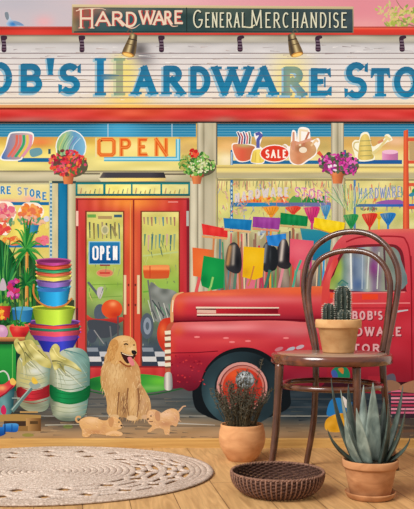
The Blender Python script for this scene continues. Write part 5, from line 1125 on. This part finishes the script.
def aloe_leaf(base, mid, tip, w, th, dark):
    base, mid, tip = Vector(base), Vector(mid), Vector(tip)
    bm = bmesh.new(); n = 16; rings = []
    out = Vector((tip.x - ax, tip.y - ay, 0))
    out = out.normalized() if out.length > .02 else Vector((0, -1, 0))
    for i in range(n + 1):
        t = i / n
        p = base * (1 - t) ** 2 + mid * 2 * t * (1 - t) + tip * t * t
        tg = ((mid - base) * (1 - t) + (tip - mid) * t).normalized()
        side = tg.cross(out); side = side.normalized() if side.length > 1e-4 else Vector((1, 0, 0))
        nn = side.cross(tg).normalized()
        ww = w * (.8 + .3 * math.sin(min(t * 2.6, 1.57))) * (1 - t ** 1.7) + .0008
        hh = th * (1 - t ** 1.2) + .0006
        rings.append([bm.verts.new(p + side * ww * math.cos(a) + nn * (hh * math.sin(a) - .35 * ww * (1 - abs(math.cos(a))) * 1 + (.0 if math.sin(a) < 0 else 0))) for a in [2 * math.pi * k / 12 for k in range(12)]])
    for A, B in zip(rings[:-1], rings[1:]):
        for k in range(12): bm.faces.new((A[k], A[(k + 1) % 12], B[(k + 1) % 12], B[k]))
    bm.faces.new(rings[0][::-1]); bm.faces.new(rings[-1])
    obj('leaf', bm, 'aloe_dark' if dark else 'aloe_skin', al)
# tip pixel, tip depth, base offset (x, y), half width, dark, bulge px
for tx, ty, td, bx, by, w, dk, bow in ((331, 378, 2.80, -.046, .03, .0145, 1, -4), (340.6, 390, 2.72, -.036, -.002, .0165, 0, -2), (348.4, 384, 2.84, -.022, .045, .016, 1, -4), (363.6, 385, 2.80, -.010, .022, .0165, 0, -1), (373, 382.6, 2.735, .010, .006, .021, 0, 0),
                                   (356.4, 408, 2.665, -.016, -.034, .018, 0, 0), (384, 397, 2.80, .030, .036, .0165, 1, 2), (403, 385, 2.76, .044, .016, .0165, 1, 3), (405.4, 408, 2.69, .048, -.016, .015, 1, 4), (327.4, 429, 2.69, -.056, -.016, .0115, 1, -4),
                                   (410.4, 437, 2.68, .058, -.008, .012, 1, 4), (345, 417, 2.675, -.042, -.03, .0145, 0, -3), (388, 404, 2.70, .030, -.034, .0165, 1, 3)):
    tip = P3(tx, ty, td); base = Vector((ax + bx, ay + by, .117)); mid = (base * .5 + tip * .5) + Vector((bow * .0033 + bx * .25, by * .35, -.01))
    aloe_leaf(base, mid, tip, w * 1.38, w * .5, dk)

# ------------------------------------------------------------------ dry heather in a round clay pot
hx, hy_ = .1416, 3.375 - DW
hp2 = thing('potted_heather', 'dry bushy heather in a round orange clay pot by the wall', 'plant', (hx, hy_, 0))
bm = bmesh.new(); lathe(bm, [(0, 0), (.054, 0), (.058, .003), (.076, .03), (.089, .058), (.0945, .084), (.0925, .112), (.087, .134), (.0868, .143), (.084, .146), (.080, .143), (.079, .125), (0, .122)], (hx, hy_), 64); obj('pot', bm, 'orange_clay', hp2)
bm = bmesh.new(); lathe(bm, [(0, .138), (.05, .138), (.0785, .133), (.0785, .126)], (hx, hy_), 40); obj('soil', bm, 'soil', hp2)
bm = bmesh.new(); bl_ = bmesh.new(); rg = random.Random(77)
for i in range(110):
    a, q = rg.uniform(0, 6.283), math.sqrt(rg.random())
    b0 = Vector((hx + .06 * q * math.cos(a), hy_ + .06 * q * math.sin(a), .134))
    H = rg.uniform(.12, .225) * (1.06 - .4 * q)
    tp = b0 + Vector((math.cos(a) * q * rg.uniform(.03, .085), math.sin(a) * q * rg.uniform(.02, .06), H))
    md = b0 * .5 + tp * .5 + Vector((rg.uniform(-.012, .012), rg.uniform(-.012, .012), .01))
    pts = sm3([b0, md, tp], 4); tube(bm, pts, [.0017 - .0012 * k / (len(pts) - 1) for k in range(len(pts))], 4)
    for k in range(3, len(pts)):
        for _ in range(4):
            p = Vector(pts[k]); d = Vector((rg.uniform(-1, 1), rg.uniform(-1, 1), rg.uniform(.1, 1.4))).normalized() * rg.uniform(.008, .02)
            tube(bl_, [p, p + d * .6, p + d], [.0009, .0014, .0004], 3, cap=False)
for (px, py) in ((262, 361), (219, 385), (272, 390), (216, 396)):
    tp = P3(px, py, 3.36); b0 = Vector((hx + (tp.x - hx) * .4, hy_, .134)); pts = sm3([b0, b0 * .4 + tp * .6 + Vector((0, 0, .02)), tp], 6); tube(bm, pts, .0012, 4)
    for k in range(4, len(pts)):
        for _ in range(5):
            p = Vector(pts[k]); d = Vector((rg.uniform(-1, 1), rg.uniform(-1, 1), rg.uniform(0, 1.2))).normalized() * rg.uniform(.007, .015); tube(bl_, [p, p + d * .6, p + d], [.0008, .0013, .0004], 3, cap=False)
o = obj('stems', bm, 'twig_bark', hp2); o['kind'] = 'stuff'
o = obj('foliage', bl_, 'sprig_leaf', hp2); o['kind'] = 'stuff'

# ------------------------------------------------------------------ woven bowl
wx_, wy_ = (277.4 - CX) * 2.79 / F, 2.79 - DW
wb = thing('woven_basket', 'shallow round brown woven basket on the floor in front of the chair', 'basket', (wx_, wy_, 0))
def bowl_r(z): return .092 + .063 * (1 - (1 - min(1, z / .072)) ** 2.1) ** .62
bm = bmesh.new(); NS = 58; rows = 13
for j in range(rows):
    z = .006 + .066 * j / (rows - 1); r0 = bowl_r(z) - .002
    n = NS * 4
    tube(bm, [(wx_ + (r0 + .0024 * math.cos(NS * a * .5 * 2 / 2 + j * math.pi)) * math.cos(a), wy_ + (r0 + .0024 * math.cos(NS * a * .5 * 2 / 2 + j * math.pi)) * math.sin(a), z) for a in [2 * math.pi * k / n for k in range(n)]], .0034, 6, True)
obj('woven_side', bm, 'wicker_dark', wb)
bm = bmesh.new()
for k in range(NS):
    a = 2 * math.pi * (k + .5) / NS
    tube(bm, [(wx_ + (bowl_r(z) + .0008) * math.cos(a), wy_ + (bowl_r(z) + .0008) * math.sin(a), z) for z in [.003 + .07 * i / 6 for i in range(7)]], .0032, 6)
obj('stakes', bm, 'wicker', wb)
bm = bmesh.new(); lathe(bm, [(0, .001), (.09, .001), (.094, .004), (.094, .008), (.09, .009), (0, .007)], (wx_, wy_), 48); obj('base', bm, 'wicker_dark', wb)
bm = bmesh.new(); n = 240
for s_ in (0, 1): tube(bm, [(wx_ + (.1535 + .0022 * math.cos(40 * a + s_ * math.pi)) * math.cos(a), wy_ + (.1535 + .0022 * math.cos(40 * a + s_ * math.pi)) * math.sin(a), .0745 + .0022 * math.sin(40 * a + s_ * math.pi)) for a in [2 * math.pi * k / n for k in range(n)]], .0032, 6, True)
obj('rim', bm, 'wicker', wb)

# ------------------------------------------------------------------ braided jute rug
rx_, ry_ = -.60, 3.12 - DW
ru = thing('braided_rug', 'pale oval braided jute rug with rings of openings, on the floor at left', 'rug', (rx_, ry_, 0))
A_, B_ = .618, .508
def braid(bm, f, amp=0, k=0, ph=0, w=.0125, h=.0045, seed=0):
    L = 2 * math.pi * f * (A_ + B_) / 2; n = max(48, int(L / .0055)); pts, rad = [], []
    lumps = max(8, int(L / .013)); rg = random.Random(seed); p0 = rg.uniform(0, 6)
    for i in range(n):
        a = 2 * math.pi * i / n
        q = (amp * max(0, math.cos(k * a)) ** 1.5 + w * .95) * ph + .0006 * math.sin(lumps * .5 * a + p0)
        pts.append((rx_ + (A_ * f + q) * math.cos(a), ry_ + (B_ * f + q) * math.sin(a), h + .0004 * math.sin(lumps * a + p0)))
        rad.append(w * (1 + .07 * math.sin(lumps * a + p0)))
    tube(bm, pts, rad, 8, True, flat=h / w)
bm = bmesh.new(); f = .02
while f < .50: braid(bm, f, seed=int(f * 999)); f += .0385
braid(bm, .522, seed=3)
obj('braided_center', bm, 'jute', ru)
for fc, k in ((.612, 15), (.798, 22)):
    bm = bmesh.new()
    for ph in (-1, 1): braid(bm, fc, .026, k, ph, .0118, .0046, seed=9)
    obj('open_loops', bm, 'jute', ru)
bm = bmesh.new()
for f in (.699, .712): braid(bm, f, seed=int(f * 777))
obj('braided_band', bm, 'jute', ru)
bm = bmesh.new()
for f in (.886, .920, .954): braid(bm, f, seed=int(f * 555))
braid(bm, .99, w=.0135, h=.0055, seed=8)
obj('braided_border', bm, 'jute_edge', ru)
